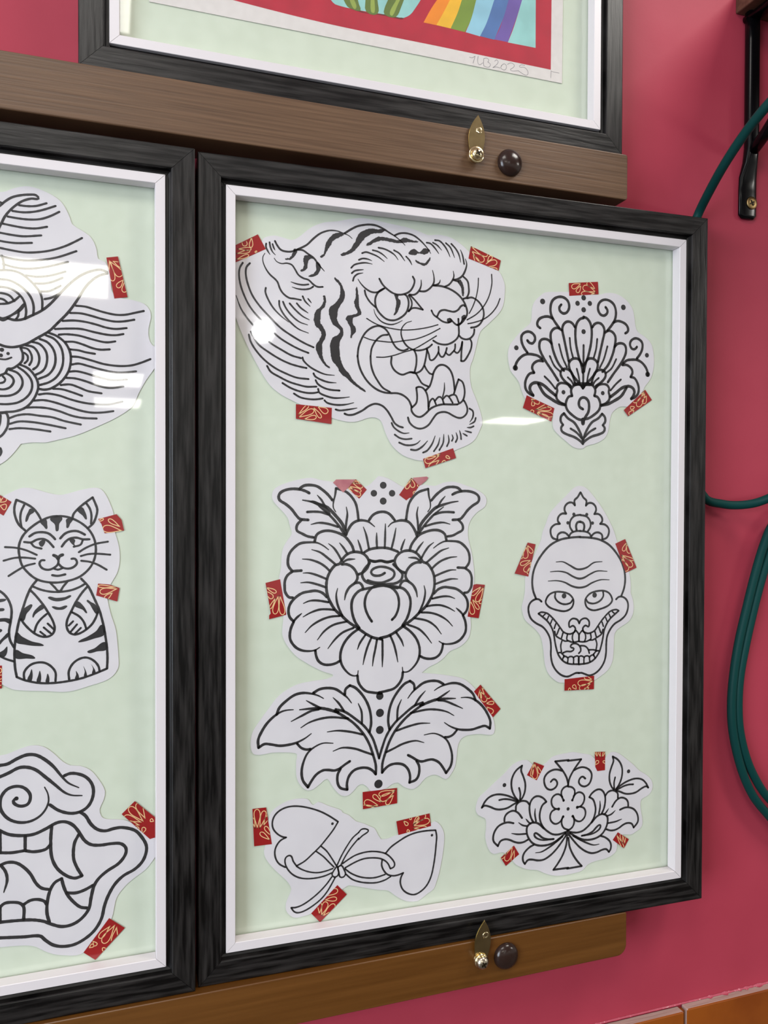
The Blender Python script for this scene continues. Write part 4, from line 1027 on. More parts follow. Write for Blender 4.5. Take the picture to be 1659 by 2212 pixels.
TAPE = {
'tiger_tl': ('F', (-220.4, 290.4), """
Q|-130,4 94,135 166,10 -130,-149
84|37,101 36,96 33,87 29,76 24,63 20,50 18,38 18,27 20,18 25,13 31,11 38,13 43,19 47,27 49,38 48,51 46,64 43,76 40,87 38,96 38,101
83|-47,45 -45,34 -41,25 -34,19 -26,18 -17,20 -9,25 -3,33 -2,42 -4,52 -10,62
83|-86,-15 -83,-14 -76,-15 -65,-16 -51,-17 -35,-19 -17,-20 -1,-20 13,-18 25,-14 32,-9 34,-3 32,3 25,7 13,9 -1,8 -17,5 -35,0 -51,-5 -65,-9 -76,-12 -83,-14 -86,-15
83|-97,-57 -95,-56 -87,-55 -76,-54 -61,-52 -44,-50 -27,-48 -10,-44 4,-40 15,-34 21,-28 22,-22 19,-18 11,-16 -1,-17 -15,-20 -31,-26 -48,-34 -63,-41 -77,-48 -88,-53 -95,-56 -97,-57
83|-97,-109 -95,-108 -88,-106 -77,-104 -63,-101 -47,-97 -31,-93 -16,-87 -3,-81 6,-74 11,-66 11,-60 7,-56 -1,-54 -12,-56 -25,-62 -39,-70 -54,-79 -67,-89 -79,-98 -89,-104 -95,-108 -97,-109
84|83,-32 83,-32 83,-30 83,-28 84,-26 84,-22 85,-19 84,-17 83,-16 80,-16 77,-17 74,-19 71,-22 69,-25 68,-27 69,-29 71,-30 74,-31 77,-31 79,-31 82,-31 83,-32 83,-32
"""),
'tiger_tr': ('F', (13.1, 302.8), """
Q|-150,112 174,1 149,-103 -175,-12
91|-141,63 -139,61 -133,54 -124,42 -114,26 -101,8 -87,-9 -72,-24 -55,-34 -39,-37 -24,-33 -12,-25 -6,-12 -6,1 -14,15 -29,27 -49,36 -71,43 -94,49 -114,54 -129,59 -139,62 -141,63
91|-146,104 -143,102 -133,97 -119,87 -101,74 -81,59 -58,45 -36,33 -15,26 4,24 19,27 27,35 29,46
91|-114,97 -131,100 -142,103 -146,104
91|-128,32 -127,30 -124,24 -121,15 -118,2 -113,-12 -108,-27
91|-58,-38 -60,-27 -67,-17 -77,-6 -89,3 -102,12 -113,20 -122,26 -126,30 -128,32
92|25,-28 27,-27 31,-24 37,-19 46,-14 57,-7 66,0 75,7 80,15 81,23 79,29 74,34 67,37 59,36 51,32 45,25 40,16 36,5 33,-5 30,-15 28,-22 26,-26 25,-28
92|46,-70 71,-66 94,-60 112,-52 125,-40 131,-28 130,-15 122,-6 109,0 92,-1 73,-7 52,-18 32,-33 13,-48
92|131,-98 135,-93 133,-87 128,-82 117,-79 104,-77 88,-78 71,-79
"""),
'tiger_bl': ('F', (-159.0, 143.7), """
Q|-169,82 171,61 166,-91 -169,-52
86|-145,-12 -143,-11 -137,-6 -127,0 -114,9 -99,18 -83,28 -70,39 -59,50 -52,60 -50,69
85|-78,70 -89,60 -101,47 -112,32 -123,18 -132,5 -139,-5 -144,-10 -145,-12
86|-145,-39 -142,-38 -133,-35 -118,-32 -99,-27 -76,-22 -54,-16 -33,-8 -16,1 -5,13 0,24 -1,35 -9,42 -21,45 -37,42 -54,34 -73,22 -91,7 -108,-8 -123,-22 -135,-32 -143,-38 -145,-39
86|-90,-53 -88,-53 -81,-53 -70,-53 -56,-54 -40,-56 -23,-56 -8,-55 6,-51 15,-45 21,-37 22,-29 18,-21 10,-16 -1,-15 -15,-17 -30,-22 -45,-30 -59,-37 -72,-44 -82,-49 -88,-52 -90,-53
86|-4,59 -3,57 0,50 5,40 11,27 17,11 24,-4 32,-18 41,-29 51,-36 59,-38 66,-36 71,-30 71,-21 67,-10 59,2 48,13 35,25 23,35 11,45 3,52 -2,57 -4,59
86|36,68 37,67 42,62 49,54 57,43 67,30 77,19 89,9 101,4 112,4 122,9 130,17 134,27 133,38 126,47 116,55 101,59 85,62 69,63 55,64 44,66 38,67 36,68
"""),
'tiger_chin': ('F', (-34.0, 104.7), """
Q|-172,-9 142,102 174,6 -146,-98
90|1,27 -2,26 -12,24 -28,22 -49,21 -73,19 -97,16 -119,10 -136,1 -148,-10 -153,-24 -150,-36 -142,-46 -129,-52 -112,-52 -93,-45 -74,-34 -55,-19 -37,-4 -22,10 -10,20 -1,25 1,27
90|2,-14 -1,-15 -8,-19 -21,-23 -37,-29 -56,-35 -75,-42 -91,-51 -104,-62 -111,-73 -112,-84
90|-35,-61 -24,-45 -14,-32 -6,-22 0,-16 2,-14
90|10,44 7,43 -2,41 -16,39 -35,38
90|-134,-1 -129,-7 -118,-10 -104,-9 -87,-4 -67,3 -48,13 -30,23 -14,32 -1,39 7,42 10,44
91|116,-4 115,-3 113,-1 109,3 105,9 100,15 95,20 89,25 83,27 77,28 72,26 68,22 67,17 67,12 70,8 76,4 83,2 91,0 99,-1 106,-2 112,-2 115,-3 116,-4
91|62,-27 58,-23 53,-20 47,-21 40,-23 34,-28 28,-35 23,-41
"""),
'fan_top': ('F', (124.6, 282.7), """
Q|-175,43 167,85 176,-43 -167,-87
86|-32,51 -34,50 -42,48 -53,47 -68,45 -86,43 -103,41 -119,36 -131,29 -139,20 -141,10 -139,0 -132,-8 -122,-12 -110,-12 -96,-6 -83,3 -70,14 -58,26 -48,37 -40,45 -34,49 -32,51
86|-32,31 -33,30 -37,26 -44,20 -54,12 -65,3 -75,-6 -83,-16 -88,-25 -89,-34 -85,-41 -79,-45 -70,-47 -62,-45 -54,-39 -47,-31 -43,-19 -40,-7 -38,5 -36,16 -34,24 -33,29 -32,31
86|142,-23 139,-22 131,-17 119,-9 104,2 86,14 67,26 48,34 30,38 13,36 0,28 -8,17 -10,4 -5,-8 6,-18 23,-24 45,-26 69,-26 92,-24 113,-23 129,-22 139,-22 142,-23
86|136,-38 133,-38 123,-37 108,-36 88,-33 66,-30 43,-28 20,-27 1,-30 -14,-35 -24,-43 -27,-51 -24,-59 -14,-65
86|88,-51 108,-45 123,-41 133,-39 136,-38
86|136,6 134,7 130,12 123,20 115,31 105,43 94,55 83,65 71,71
86|41,65 36,57 37,48 43,39 54,31 68,25 85,20 101,16 116,12 127,9 134,7 136,6
"""),
'fan_left': ('F', (73.8, 157.6), """
Q|-138,125 178,6 141,-131 -180,-3
84|-71,78 -72,77 -72,74 -74,68 -78,61 -81,52 -84,44 -85,36 -83,29 -79,24 -73,21 -65,21 -58,23 -52,27 -49,33 -49,40 -52,48 -57,55 -62,63 -66,69 -69,74 -71,77 -71,78
84|-93,92 -91,91 -86,87 -79,80 -69,71 -58,61 -47,52 -35,44 -22,40 -11,40 -2,43 4,50 6,58 4,67
84|-44,86 -60,88 -74,89 -84,90 -91,91 -93,92
85|-28,-16 -25,-16 -15,-16 1,-17 21,-19 45,-21 69,-23 92,-22 112,-20 127,-15 137,-8 140,0 136,7 125,12 109,14 89,13 66,9 43,3 20,-3 0,-9 -15,-13 -25,-16 -28,-16
85|-22,-35 -19,-36 -9,-40 7,-46 27,-55 50,-66 75,-75 99,-82 121,-85 139,-84 152,-78
85|157,-58 149,-48 133,-41 111,-35 86,-33 59,-33 33,-34 10,-35 -8,-36 -19,-35 -22,-35
85|-28,-45 -25,-47 -18,-52 -8,-62 5,-75
85|110,-112 114,-100 111,-88 101,-76 85,-67 65,-61 42,-56 19,-53 0,-51 -16,-48 -25,-46 -28,-45
85|-39,-16 -35,-16 -26,-13 -11,-10 9,-7 32,-3 55,2 77,8 96,15 109,24
85|65,38 44,28 24,18 4,6 -13,-3 -27,-11 -36,-15 -39,-16
84|-64,-47 -59,-42 -57,-37 -58,-31 -62,-27 -68,-23 -76,-21 -82,-22 -88,-24 -91,-29 -93,-36
"""),
'fan_right': ('F', (190.0, 166.4), """
Q|96,155 182,50 -110,-134 -165,-71
88|95,120 93,117 86,109 73,98 55,83 35,66 16,48 1,29 -9,11 -11,-6 -7,-19 4,-27 18,-29 34,-25 48,-14 60,3 70,24 77,48 82,71 87,92 91,107 94,117 95,120
89|113,96 112,94 108,89 102,82 92,73 82,62 72,51 64,40 61,29 62,20 68,12 76,8 87,7 96,10 105,17 110,27 113,40 113,53 113,67 112,79 112,88 113,94 113,96
88|-26,-31 -28,-31 -31,-31 -38,-30 -46,-29 -55,-28 -65,-28 -73,-29 -80,-31 -84,-36 -85,-43 -84,-49 -80,-55 -75,-60 -68,-61 -61,-59 -54,-55 -47,-49 -40,-43 -35,-38 -30,-33 -27,-31 -26,-31
88|-38,-61 -39,-62 -44,-65 -52,-68 -62,-72 -75,-76 -86,-82 -96,-88 -102,-95 -103,-103 -101,-111 -94,-118
88|-50,-95 -46,-84 -43,-74 -41,-67 -39,-63 -38,-61
88|89,135 86,132 77,126 62,117 43,106
88|-48,23 -43,14 -34,11 -20,13 -4,22 13,36 29,53 44,73 58,93 70,111 80,124 87,132 89,135
"""),
'peony_tl': ('F', (-117.0, 74.2), """
Q|-17,92 93,-6 18,-92 -95,6
U|-237,57 -207,87 -24,90 -95,6 -139,-34
87|-76,21 -66,14 -53,5 -38,-5 -22,-15 -6,-23 9,-28 21,-29 31,-27 36,-21 36,-14 31,-6 21,1 7,8 -10,13 -29,16 -47,19 -63,21 -75,23
87|-89,8 -79,-2 -66,-15 -52,-30
87|-20,-58 -4,-66 11,-70 22,-68 30,-62 32,-53 29,-42 19,-31 4,-21 -14,-12 -35,-5 -56,1 -74,7 -87,11
88|-44,54 -35,48 -25,39 -13,29 0,20 13,13 25,8 36,8 45,12 50,18 51,26
87|28,48 14,51 -2,54 -18,55 -32,56 -42,57
87|-43,63 -32,59 -22,55 -11,52 -2,51 6,52 11,55 14,59 13,64 9,68 2,72 -7,74 -18,74 -30,74
"""),
'peony_tr': ('F', (-64.9, 71.3), """
Q|-106,-25 17,141 103,67 18,-51 -3,-55 -32,-78
U|31,141 175,155 193,143 171,115 110,67 74,87
89|17,114 16,112 12,108 5,102 -5,95 -16,86 -26,77 -35,67 -40,57 -42,48 -40,41 -35,35 -28,33 -20,35 -12,40 -5,49 1,61 5,74 9,87 12,98 14,107 16,112 17,114
89|17,134 17,132 17,127 15,118 13,107 11,94 9,81 9,68 13,58 19,51 27,47 37,47 45,51 51,58 54,67 53,77 48,89 41,100 33,111 26,120 21,128 18,132 17,134
89|61,13 52,10 45,7 39,2 37,-4 39,-11 42,-17
89|-8,105 -4,105 1,107 6,111 10,115 12,120 12,124 9,127
90|88,77 84,73 82,69 82,65 83,61 87,58 91,56
"""),
'peony_left': ('F', (-195.4, -31.8), """
Q|-84,195 50,226 64,147 108,-104 49,-117 -50,-139 -50,-103 -36,-88 -46,-19
85|-76,153 -71,149 -63,142 -54,133 -43,123 -32,114 -20,106 -9,100 1,99 9,101 14,105 15,112 12,120 5,127 -6,134 -19,139 -33,143 -48,146 -60,149 -70,151 -75,153
85|-60,71 -53,60 -45,52 -36,48 -27,49 -19,53 -14,60 -13,69 -15,78 -22,87 -33,96 -45,103 -57,109 -68,114
85|33,76 32,73 28,63 22,48 12,30 2,8 -8,-15 -15,-37 -18,-57 -15,-74 -9,-86 1,-92 12,-91 22,-83 30,-68 35,-48 37,-25 37,0 35,25 33,46 32,62 33,73 33,76
85|48,76 49,72 49,61 47,44 45,22 43,-2 42,-28 43,-53 48,-74 55,-90 65,-100 75,-102 85,-97 92,-86 94,-69 92,-47 86,-23 77,1 67,25 59,46 53,62 49,72 48,76
85|7,54 6,52 2,47 -4,39 -12,28 -22,17 -31,4 -39,-8 -44,-20
85|-43,-42 -38,-43 -31,-39 -24,-31 -18,-20 -12,-6 -7,9 -3,23 1,36 4,46 6,52 7,54
"""),
'peony_right': ('F', (5.6, -32.9), """
Q|-31,129 2,136 93,125 27,-206 -92,-185
92|56,110 54,108 47,104 35,99 20,91 2,83 -15,74 -31,64 -43,54
92|-50,27 -42,23 -32,23 -19,28 -6,38 7,50 20,65 31,79 41,92 49,102 54,108 56,110
92|79,101 77,98 71,91 61,79 47,65 31,48 15,31 3,13 -5,-4 -8,-19 -5,-31 3,-39 14,-41 26,-36 37,-25 47,-9 56,11 62,33 67,55 71,74 75,89 78,98 79,101
92|-42,-12 -41,-14 -38,-21 -34,-32 -29,-46 -23,-62 -16,-78 -8,-93 1,-105 11,-113 20,-117 27,-116 32,-110 33,-101 29,-90 22,-77 10,-64 -2,-51 -15,-39 -27,-28 -36,-19 -41,-14 -42,-12
92|-63,-36 -65,-50 -67,-67 -70,-86 -71,-107 -71,-126 -66,-142 -59,-155 -48,-162 -37,-163 -27,-159 -20,-150 -17,-136 -19,-120 -25,-101 -34,-82 -44,-64 -53,-48 -59,-36
92|59,-19 51,-25 43,-31 37,-37 33,-43 31,-50 33,-55 37,-59 43,-61 49,-61 55,-58
"""),
'leaf_right': ('F', (17.9, -136.4), """
Q|-73,165 149,-95 66,-173 -142,101
92|-77,103 -76,100 -75,93 -73,81 -72,65 -71,47 -68,29 -62,13 -54,0 -43,-8 -31,-11 -18,-9 -8,-3 -3,7 -3,20 -9,34 -19,48 -33,62 -48,75 -61,86 -70,95 -76,101 -77,103
92|-77,119 -78,117 -79,111 -81,102 -85,89 -89,75 -92,61 -94,46
92|-70,16 -64,22 -61,31 -60,44 -62,58 -65,74 -70,88 -73,101 -76,111 -77,117 -77,119
93|-59,135 -58,133 -54,125 -49,113 -43,96 -36,78 -28,59 -19,42 -7,29 5,22 18,19 28,22 35,30
92|-39,119 -51,127 -57,133 -59,135
93|-13,-28 -11,-28 -6,-29 3,-31 13,-34 26,-38 39,-40 51,-42 61,-41 69,-37 74,-32 74,-25 72,-19 66,-14 57,-11 47,-10 35,-12 23,-16 12,-20 2,-24 -6,-26 -11,-28 -13,-28
93|-4,-62 -3,-64 -1,-69 2,-78 4,-90
93|47,-137 58,-132 66,-124 70,-114 69,-104 63,-95 52,-87 38,-81 25,-75 12,-70 3,-66 -2,-63 -4,-62
"""),
'peony_bottom': ('F', (-93.7, -222.2), """
Q|-174,77 171,80 173,-69 -170,-88
89|155,61 152,61 141,61 125,62 103,63 78,65 53,66 30,64 10,60 -4,53 -11,43 -12,33 -6,24 6,18 23,16 43,18 66,24 88,33 109,42 128,51 142,57 152,60 155,61
89|147,50 144,49 134,47 118,44 97,42 74,39 50,34 29,28 13,18 3,6 0,-7 4,-20 14,-30 28,-35 44,-34 62,-27 80,-15 97,1 112,17 126,31 137,42 144,48 147,50
89|138,18 137,17 131,13 121,7 109,0 94,-8 80,-18 68,-28 60,-39 56,-50 58,-59 63,-67 71,-71 81,-71 92,-66 102,-56 110,-43 117,-28 124,-13 129,0 134,10 137,17 138,18
89|12,-40 10,-39 7,-33 1,-24 -5,-12 -13,2 -22,16 -31,28 -41,36 -52,41 -61,41 -68,37 -72,30 -72,21 -68,11 -59,1 -46,-8 -32,-17 -18,-24 -5,-30 4,-35 10,-39 12,-40
89|-13,-70 -16,-69 -24,-64 -36,-55 -52,-42 -69,-29 -88,-16 -107,-6 -124,-1 -139,-2 -150,-9 -156,-20 -156,-32 -150,-45 -138,-55 -122,-62 -101,-66 -80,-68 -58,-68 -40,-68 -25,-68 -16,-69 -13,-70
89|-47,-74 -50,-74 -58,-72 -71,-68 -88,-63 -108,-57 -128,-52 -147,-49 -163,-49
89|-87,-81 -71,-78 -58,-75 -50,-74 -47,-74
"""),
'skull_left': ('F', (60.9, 4.3), """
Q|11,169 101,150 21,-177 -133,-142
85|6,143 7,141 9,136 11,127 14,115 17,101 21,88 27,75 35,66 43,60 53,59 62,61 68,67 71,75 70,85 64,95 54,105 42,115 30,124 20,131 12,138 7,142 6,143
84|-3,126 -4,124 -7,117 -13,107 -21,94 -30,78 -37,62 -42,47 -43,32 -38,21 -29,13 -18,9 -5,10 5,15 13,26 16,40 15,56 11,74 6,90 1,105 -2,117 -3,124 -3,126
84|49,-10 47,-11 39,-12 27,-14 11,-15 -7,-16 -26,-18 -43,-22 -57,-28 -66,-36 -70,-44 -69,-53 -63,-59 -53,-63 -41,-63 -26,-58 -11,-51 4,-41 18,-31 31,-22 41,-15 47,-12 49,-10
85|54,-28 52,-29 46,-34 36,-41 21,-49 5,-59 -10,-70 -23,-82 -31,-94 -33,-106 -29,-117 -21,-126 -9,-130 4,-130 15,-124 25,-113 33,-98 39,-80 43,-63 47,-48 50,-37 53,-30 54,-28
84|-60,6 -55,7 -49,12 -43,21 -39,33 -36,48 -33,63
85|42,-76 35,-85 26,-96 18,-107 12,-119 8,-129 8,-139 10,-146 16,-150 23,-150
"""),
'skull_right': ('F', (177.3, 5.6), """
Q|-9,178 135,-128 2,-179 -128,131
88|7,141 6,139 2,134 -4,127 -13,118 -23,107 -32,96 -40,84 -43,74 -43,64 -38,57 -31,52 -22,51 -13,54 -5,61 0,71 3,84 5,98 5,112 5,124 5,133 6,139 7,141
88|7,123 7,121 8,115 9,105 9,91 10,77 11,61 15,48 21,37 30,29 41,26 52,28
88|20,108 12,116 8,121 7,123
88|-54,9 -51,7 -42,3 -30,-4 -13,-14 5,-25 25,-36 45,-45 63,-52 78,-54 89,-53 95,-49
88|88,-34 76,-26 58,-19 37,-12 15,-7 -7,-2 -26,2 -41,5 -50,8 -54,9
88|-48,0 -46,-3 -40,-11 -32,-25 -23,-43 -11,-63 2,-84 16,-101 32,-114 49,-121 65,-121 77,-115 85,-105 86,-91 79,-76 65,-62 45,-48 22,-36 -1,-25 -21,-15 -36,-8 -46,-2 -48,0
88|-48,-27 -47,-30 -46,-38 -46,-53
88|-3,-163 13,-161 27,-154 35,-142 37,-127 31,-110 19,-93 3,-76 -14,-61 -29,-47 -40,-36 -46,-29 -48,-27
"""),
'skull_chin': ('F', (122.6, -126.5), """
Q|-173,58 176,73 173,-69 -174,-60
87|163,17 159,17 148,18 130,21 107,26 82,31 55,36 30,37 9,34 -7,27 -15,16 -17,4 -11,-8 1,-17 19,-22 41,-22 65,-17 89,-9 112,0 133,8 149,13 159,16 163,17
87|153,33 152,34 146,37 138,42 128,49 116,57 104,65
87|58,64 58,57 62,50 70,44 81,40 94,37 109,36 123,35 136,35 145,34 151,34 153,33
87|136,-5 133,-6 124,-7 110,-8 91,-9 70,-10 48,-12 29,-16 13,-23 4,-33 0,-44 3,-55 12,-64
87|55,-65 72,-55 88,-43 103,-31 116,-19 126,-11 133,-7 136,-5
86|-33,-57 -34,-56 -35,-52 -37,-46 -38,-39 -39,-30 -42,-21 -46,-14 -51,-9 -58,-7 -66,-8 -73,-11 -79,-16 -81,-22 -81,-28 -77,-34 -70,-39 -61,-44 -52,-48 -44,-51 -38,-54 -34,-56 -33,-57
86|-95,-60 -96,-60 -97,-58 -99,-55 -102,-50 -105,-45 -108,-40 -112,-37 -116,-36 -120,-38 -124,-43 -127,-49 -129,-55 -129,-61
86|-102,-62 -98,-61 -96,-60 -95,-60
87|118,-43 117,-44 113,-45 106,-45 96,-46 86,-47 76,-48 67,-51 60,-55 57,-61
87|100,-66 106,-59 111,-52 114,-47 117,-44 118,-43
"""),
'hearts_left': ('F', (-207.6, -236.0), """
Q|-80,173 45,173 99,-173 -64,-172
85|-35,-10 -34,-7 -32,3 -29,19 -23,39 -17,63 -11,87 -9,111 -11,132 -17,149 -26,160 -38,165 -49,162 -58,153 -64,137 -65,116 -61,92 -55,67 -48,42 -42,20 -37,4 -35,-7 -35,-10
85|-13,-13 -12,-10 -8,-1 0,12 10,28 21,47 32,68 40,88 45,107 45,124 40,136 31,142 21,143 11,137 3,124 -4,106 -7,84 -9,60 -10,36 -11,16 -11,0 -12,-10 -13,-13
85|21,8 22,9 25,14 31,20 39,29 48,39 57,49
85|56,95 49,92 42,86 36,76 32,64 29,50 27,36 25,24 23,15 21,9 21,8
85|-56,-8 -56,-6 -57,0 -57,9 -57,21 -57,35 -58,49 -59,62 -62,74 -66,83 -70,88 -75,90
85|-71,33 -66,20 -61,9 -58,0 -56,-6 -56,-8
85|79,-130 78,-128 73,-122 67,-113 59,-101 49,-87 39,-74 29,-62 18,-53 7,-49 -2,-49 -8,-54 -11,-61 -10,-70 -4,-80 6,-90 19,-99 34,-107 48,-114 61,-120 71,-125 77,-128 79,-130
85|78,-49 73,-34 67,-21 60,-11 52,-4 44,-1 36,-2 31,-8 29,-16 32,-26 37,-37 47,-49 57,-60 69,-71 78,-80
"""),
'hearts_right': ('F', (-59.1, -251.3), """
Q|-181,47 161,85 177,-41 -159,-89
90|-107,43 -107,42 -105,39 -103,33 -100,26 -97,17 -93,8 -89,1 -83,-4 -77,-6 -70,-6 -64,-3 -61,2 -59,8 -61,14 -66,20 -73,26 -81,30 -90,34 -97,38 -103,40 -106,42 -107,43
90|-2,2 1,4 9,7 22,11 40,15 59,21 79,27 97,35 111,45 119,56 121,68 116,78
90|52,63 38,49 26,33 15,20 6,10 0,4 -2,2
90|-8,-19 -5,-18 6,-18 23,-19 45,-20 71,-21 97,-22 121,-19 141,-13 154,-4 161,8 159,21 152,32 138,39 120,41 99,37 78,29 56,18 36,5 18,-5 4,-13 -5,-18 -8,-19
90|-8,-6 -7,-5 -3,-1 4,4 14,10 25,18 35,26 44,35 51,44 53,53 52,61 47,66 40,69 32,68 24,64 17,55 11,44 6,32 2,20 -2,9 -5,0 -7,-5 -8,-6
90|-8,-44 -5,-44 3,-46 16,-48 33,-52 52,-56
90|129,-48 126,-41 117,-35 104,-32 87,-31 69,-32 49,-35 31,-38 15,-41 2,-43 -6,-44 -8,-44
90|-46,60 -46,55 -43,51 -40,49 -35,47 -31,48 -27,49 -25,53 -24,57 -25,62
90|-74,-73 -74,-73 -72,-73 -68,-73 -63,-73 -58,-73 -53,-72 -49,-71 -46,-68 -46,-64 -48,-59 -52,-55 -56,-51 -61,-48 -65,-48 -68,-50 -70,-54 -71,-58 -72,-63 -73,-68 -73,-71 -74,-73 -74,-73
"""),
'hearts_bottom': ('F', (-143.8, -316.8), """
Q|82,166 174,63 -85,-162 -170,-65
87|-12,79 -1,80 14,81 31,82 48,84 64,88 76,94 83,103 85,113 82,123 74,132 64,136 52,137
87|-41,42 -38,42 -31,40 -20,37 -6,32 10,27 27,22 43,20 57,20 68,24 74,30 75,38 72,47 64,54 53,58 39,60 23,58 7,55 -8,50 -21,46 -32,44 -39,43 -41,42
87|-73,-99 -71,-96 -67,-90 -59,-81 -48,-69 -35,-56 -23,-41 -14,-26 -9,-11 -10,3 -16,14 -25,22 -37,25 -48,22 -57,13 -64,-1 -68,-18 -70,-38 -70,-58 -70,-75 -71,-88 -72,-96 -73,-99
87|-92,-83 -92,-81 -90,-75 -87,-66 -82,-54 -76,-40 -72,-26 -69,-12 -69,1 -72,11 -78,19
87|-105,-19 -102,-35 -98,-50 -95,-64 -93,-74 -92,-81 -92,-83
87|-60,-107 -57,-105 -49,-101 -36,-95 -19,-88 1,-80
87|59,-34 60,-22 55,-12 45,-6 33,-5 19,-10 4,-20 -10,-35 -23,-53 -34,-71 -44,-86 -52,-98 -58,-105 -60,-107
"""),
'lotus_tl': ('F', (71.2, -212.0), """
Q|-6,88 112,36 26,-104 -85,-39 -48,17
85|4,72 4,69 2,60 -3,46 -9,27 -16,7 -22,-15 -25,-37 -24,-56 -18,-71 -7,-82 5,-86 18,-84 28,-76 34,-62 35,-43 32,-21 26,2 18,25 11,44 7,60 5,69 4,72
85|-9,80 -10,77 -12,69 -17,58 -23,42 -30,25 -36,7 -41,-11 -44,-27 -44,-40 -41,-49 -36,-53 -30,-52 -23,-46 -18,-34 -14,-18 -12,0 -11,20 -11,39 -11,56 -10,69 -10,77 -9,80
85|31,46 32,44 33,39 34,30 35,19 36,6 38,-7 41,-19 46,-29 52,-36 60,-40
85|75,-22 72,-11 65,0 57,12 48,22 41,32 35,39 32,44 31,46
"""),
'lotus_top': ('F', (147.3, -211.0), """
Q|-58,115 68,106 67,-89 -25,-90 -50,-43
87|-23,59 -24,60 -25,64 -27,70 -28,78 -30,87 -33,96 -36,104 -40,111
87|-57,113 -55,107 -52,100 -47,92 -42,83 -36,76 -30,69 -26,64 -24,60 -23,59
88|12,56 12,57 11,61 10,67 10,74 9,83 8,92 6,100 3,108
88|-16,110 -16,104 -14,97 -10,89 -4,80 1,73 6,66 9,60 11,57 12,56
88|33,54 34,55 36,58 40,62 45,68 51,75 56,82 61,89 63,96 64,102
88|45,104 42,97 39,89 37,81 36,72 35,64 34,59 34,55 33,54
87|-50,-22 -44,-19 -37,-16 -28,-13 -20,-9 -13,-4 -9,2 -9,8 -11,14 -16,19 -23,22 -30,23 -37,21 -42,17 -45,10 -48,1 -50,-7 -51,-14
88|65,11 60,13 55,14 49,12 44,9 41,5 41,1 43,-4 48,-8 54,-12 60,-16 66,-19
"""),
'lotus_bl': ('F', (44.1, -296.2), """
Q|44,100 104,3 -45,-97 -102,-6
84|27,88 21,81 10,71 -5,58 -22,43 -38,27 -51,11 -58,-6 -60,-22 -55,-35 -46,-44 -33,-48 -20,-45 -7,-35 3,-20 10,0 16,22 19,44 22,64 25,79 28,88
84|49,58 48,56 46,49 41,38 34,25 27,10 20,-6 14,-22 12,-37 13,-49
85|46,-32 48,-15 49,3 48,21 48,36 48,48 49,56 49,58
84|-36,33 -37,33 -42,30 -49,27 -58,24
84|-99,-3 -100,-10
84|-92,-18 -85,-18 -77,-16 -70,-11 -62,-3 -56,6 -49,15 -44,23 -40,29 -37,32 -36,33
"""),
'lotus_br': ('F', (174.0, -296.4), """
Q|-38,87 98,-5 39,-95 -100,13
88|-54,64 -50,54 -44,39 -36,19 -27,-4 -17,-27 -6,-49 5,-68
88|37,-86 36,-76 31,-60 20,-41 7,-19 -9,2 -24,23 -38,41 -48,55 -54,64
89|17,-42 17,-40 17,-34 17,-24 19,-11 20,3 21,18 20,33 18,45
89|-5,62 -9,56 -11,46 -9,33 -6,19 0,4 5,-11 11,-24 14,-34 16,-40 17,-42
89|46,-46 46,-44 46,-39 48,-30 51,-20 53,-8 56,5 57,17
89|33,31 33,20 34,8 37,-6 40,-18 43,-30 44,-38 45,-44 46,-46
"""),
'waves_right': ('L', (201.0, 252.9), """
Q|-82,161 11,180 89,-159 -18,-180
71|-60,140 -59,137 -59,126 -59,109 -60,87 -61,62
71|-47,-23 -38,-31 -28,-32 -20,-26 -14,-14 -13,4 -16,25 -22,48 -31,71 -41,93 -49,112 -55,127 -59,137 -60,140
71|-52,133 -51,130 -47,122 -42,108 -37,89 -30,68 -22,47 -12,29 -1,15 12,8 25,8 37,14 45,24
71|34,69 19,83 2,96 -16,107 -31,117 -43,125 -50,131 -52,133
71|-29,135 -28,134 -23,131 -17,125 -9,117 0,107 10,99 20,92 30,88
71|12,133 -2,134 -13,134 -22,134 -27,135 -29,135
71|55,-14 54,-15 50,-19 43,-23 34,-29 23,-36 13,-44 5,-52 0,-61 -2,-70 0,-77 5,-83 12,-87 20,-86 28,-82 35,-74 40,-64 44,-52 47,-39 50,-29 52,-20 54,-15 55,-14
71|61,-40 58,-49 54,-60 49,-72 45,-84 43,-96 44,-107 48,-114 54,-119 62,-120 70,-118 77,-112
"""),
'cat_tl': ('L', (109.3, 61.1), """
Q|-72,95 15,54 95,2 34,-111 -72,-42
76|9,-29 10,-30 12,-32 15,-37 20,-44 25,-51 30,-58 36,-63 42,-63 47,-60 52,-53 55,-44 57,-34 56,-25 53,-19 48,-17 41,-17 33,-20 25,-23 18,-26 13,-28 10,-29 9,-29
76|9,-4 10,-3 13,-2 19,-1 26,0 35,1 43,3 50,6 55,11 57,18 57,25
76|31,36 26,30 21,22 18,14 14,6 12,0 10,-3 9,-4
76|-55,41 -53,40 -50,38 -44,35 -37,29 -28,24 -19,18 -11,14 -2,12 5,13 10,16 12,21 12,27 9,32 4,37 -4,40 -14,41 -24,41 -34,41 -42,41 -49,40 -53,41 -55,41
"""),
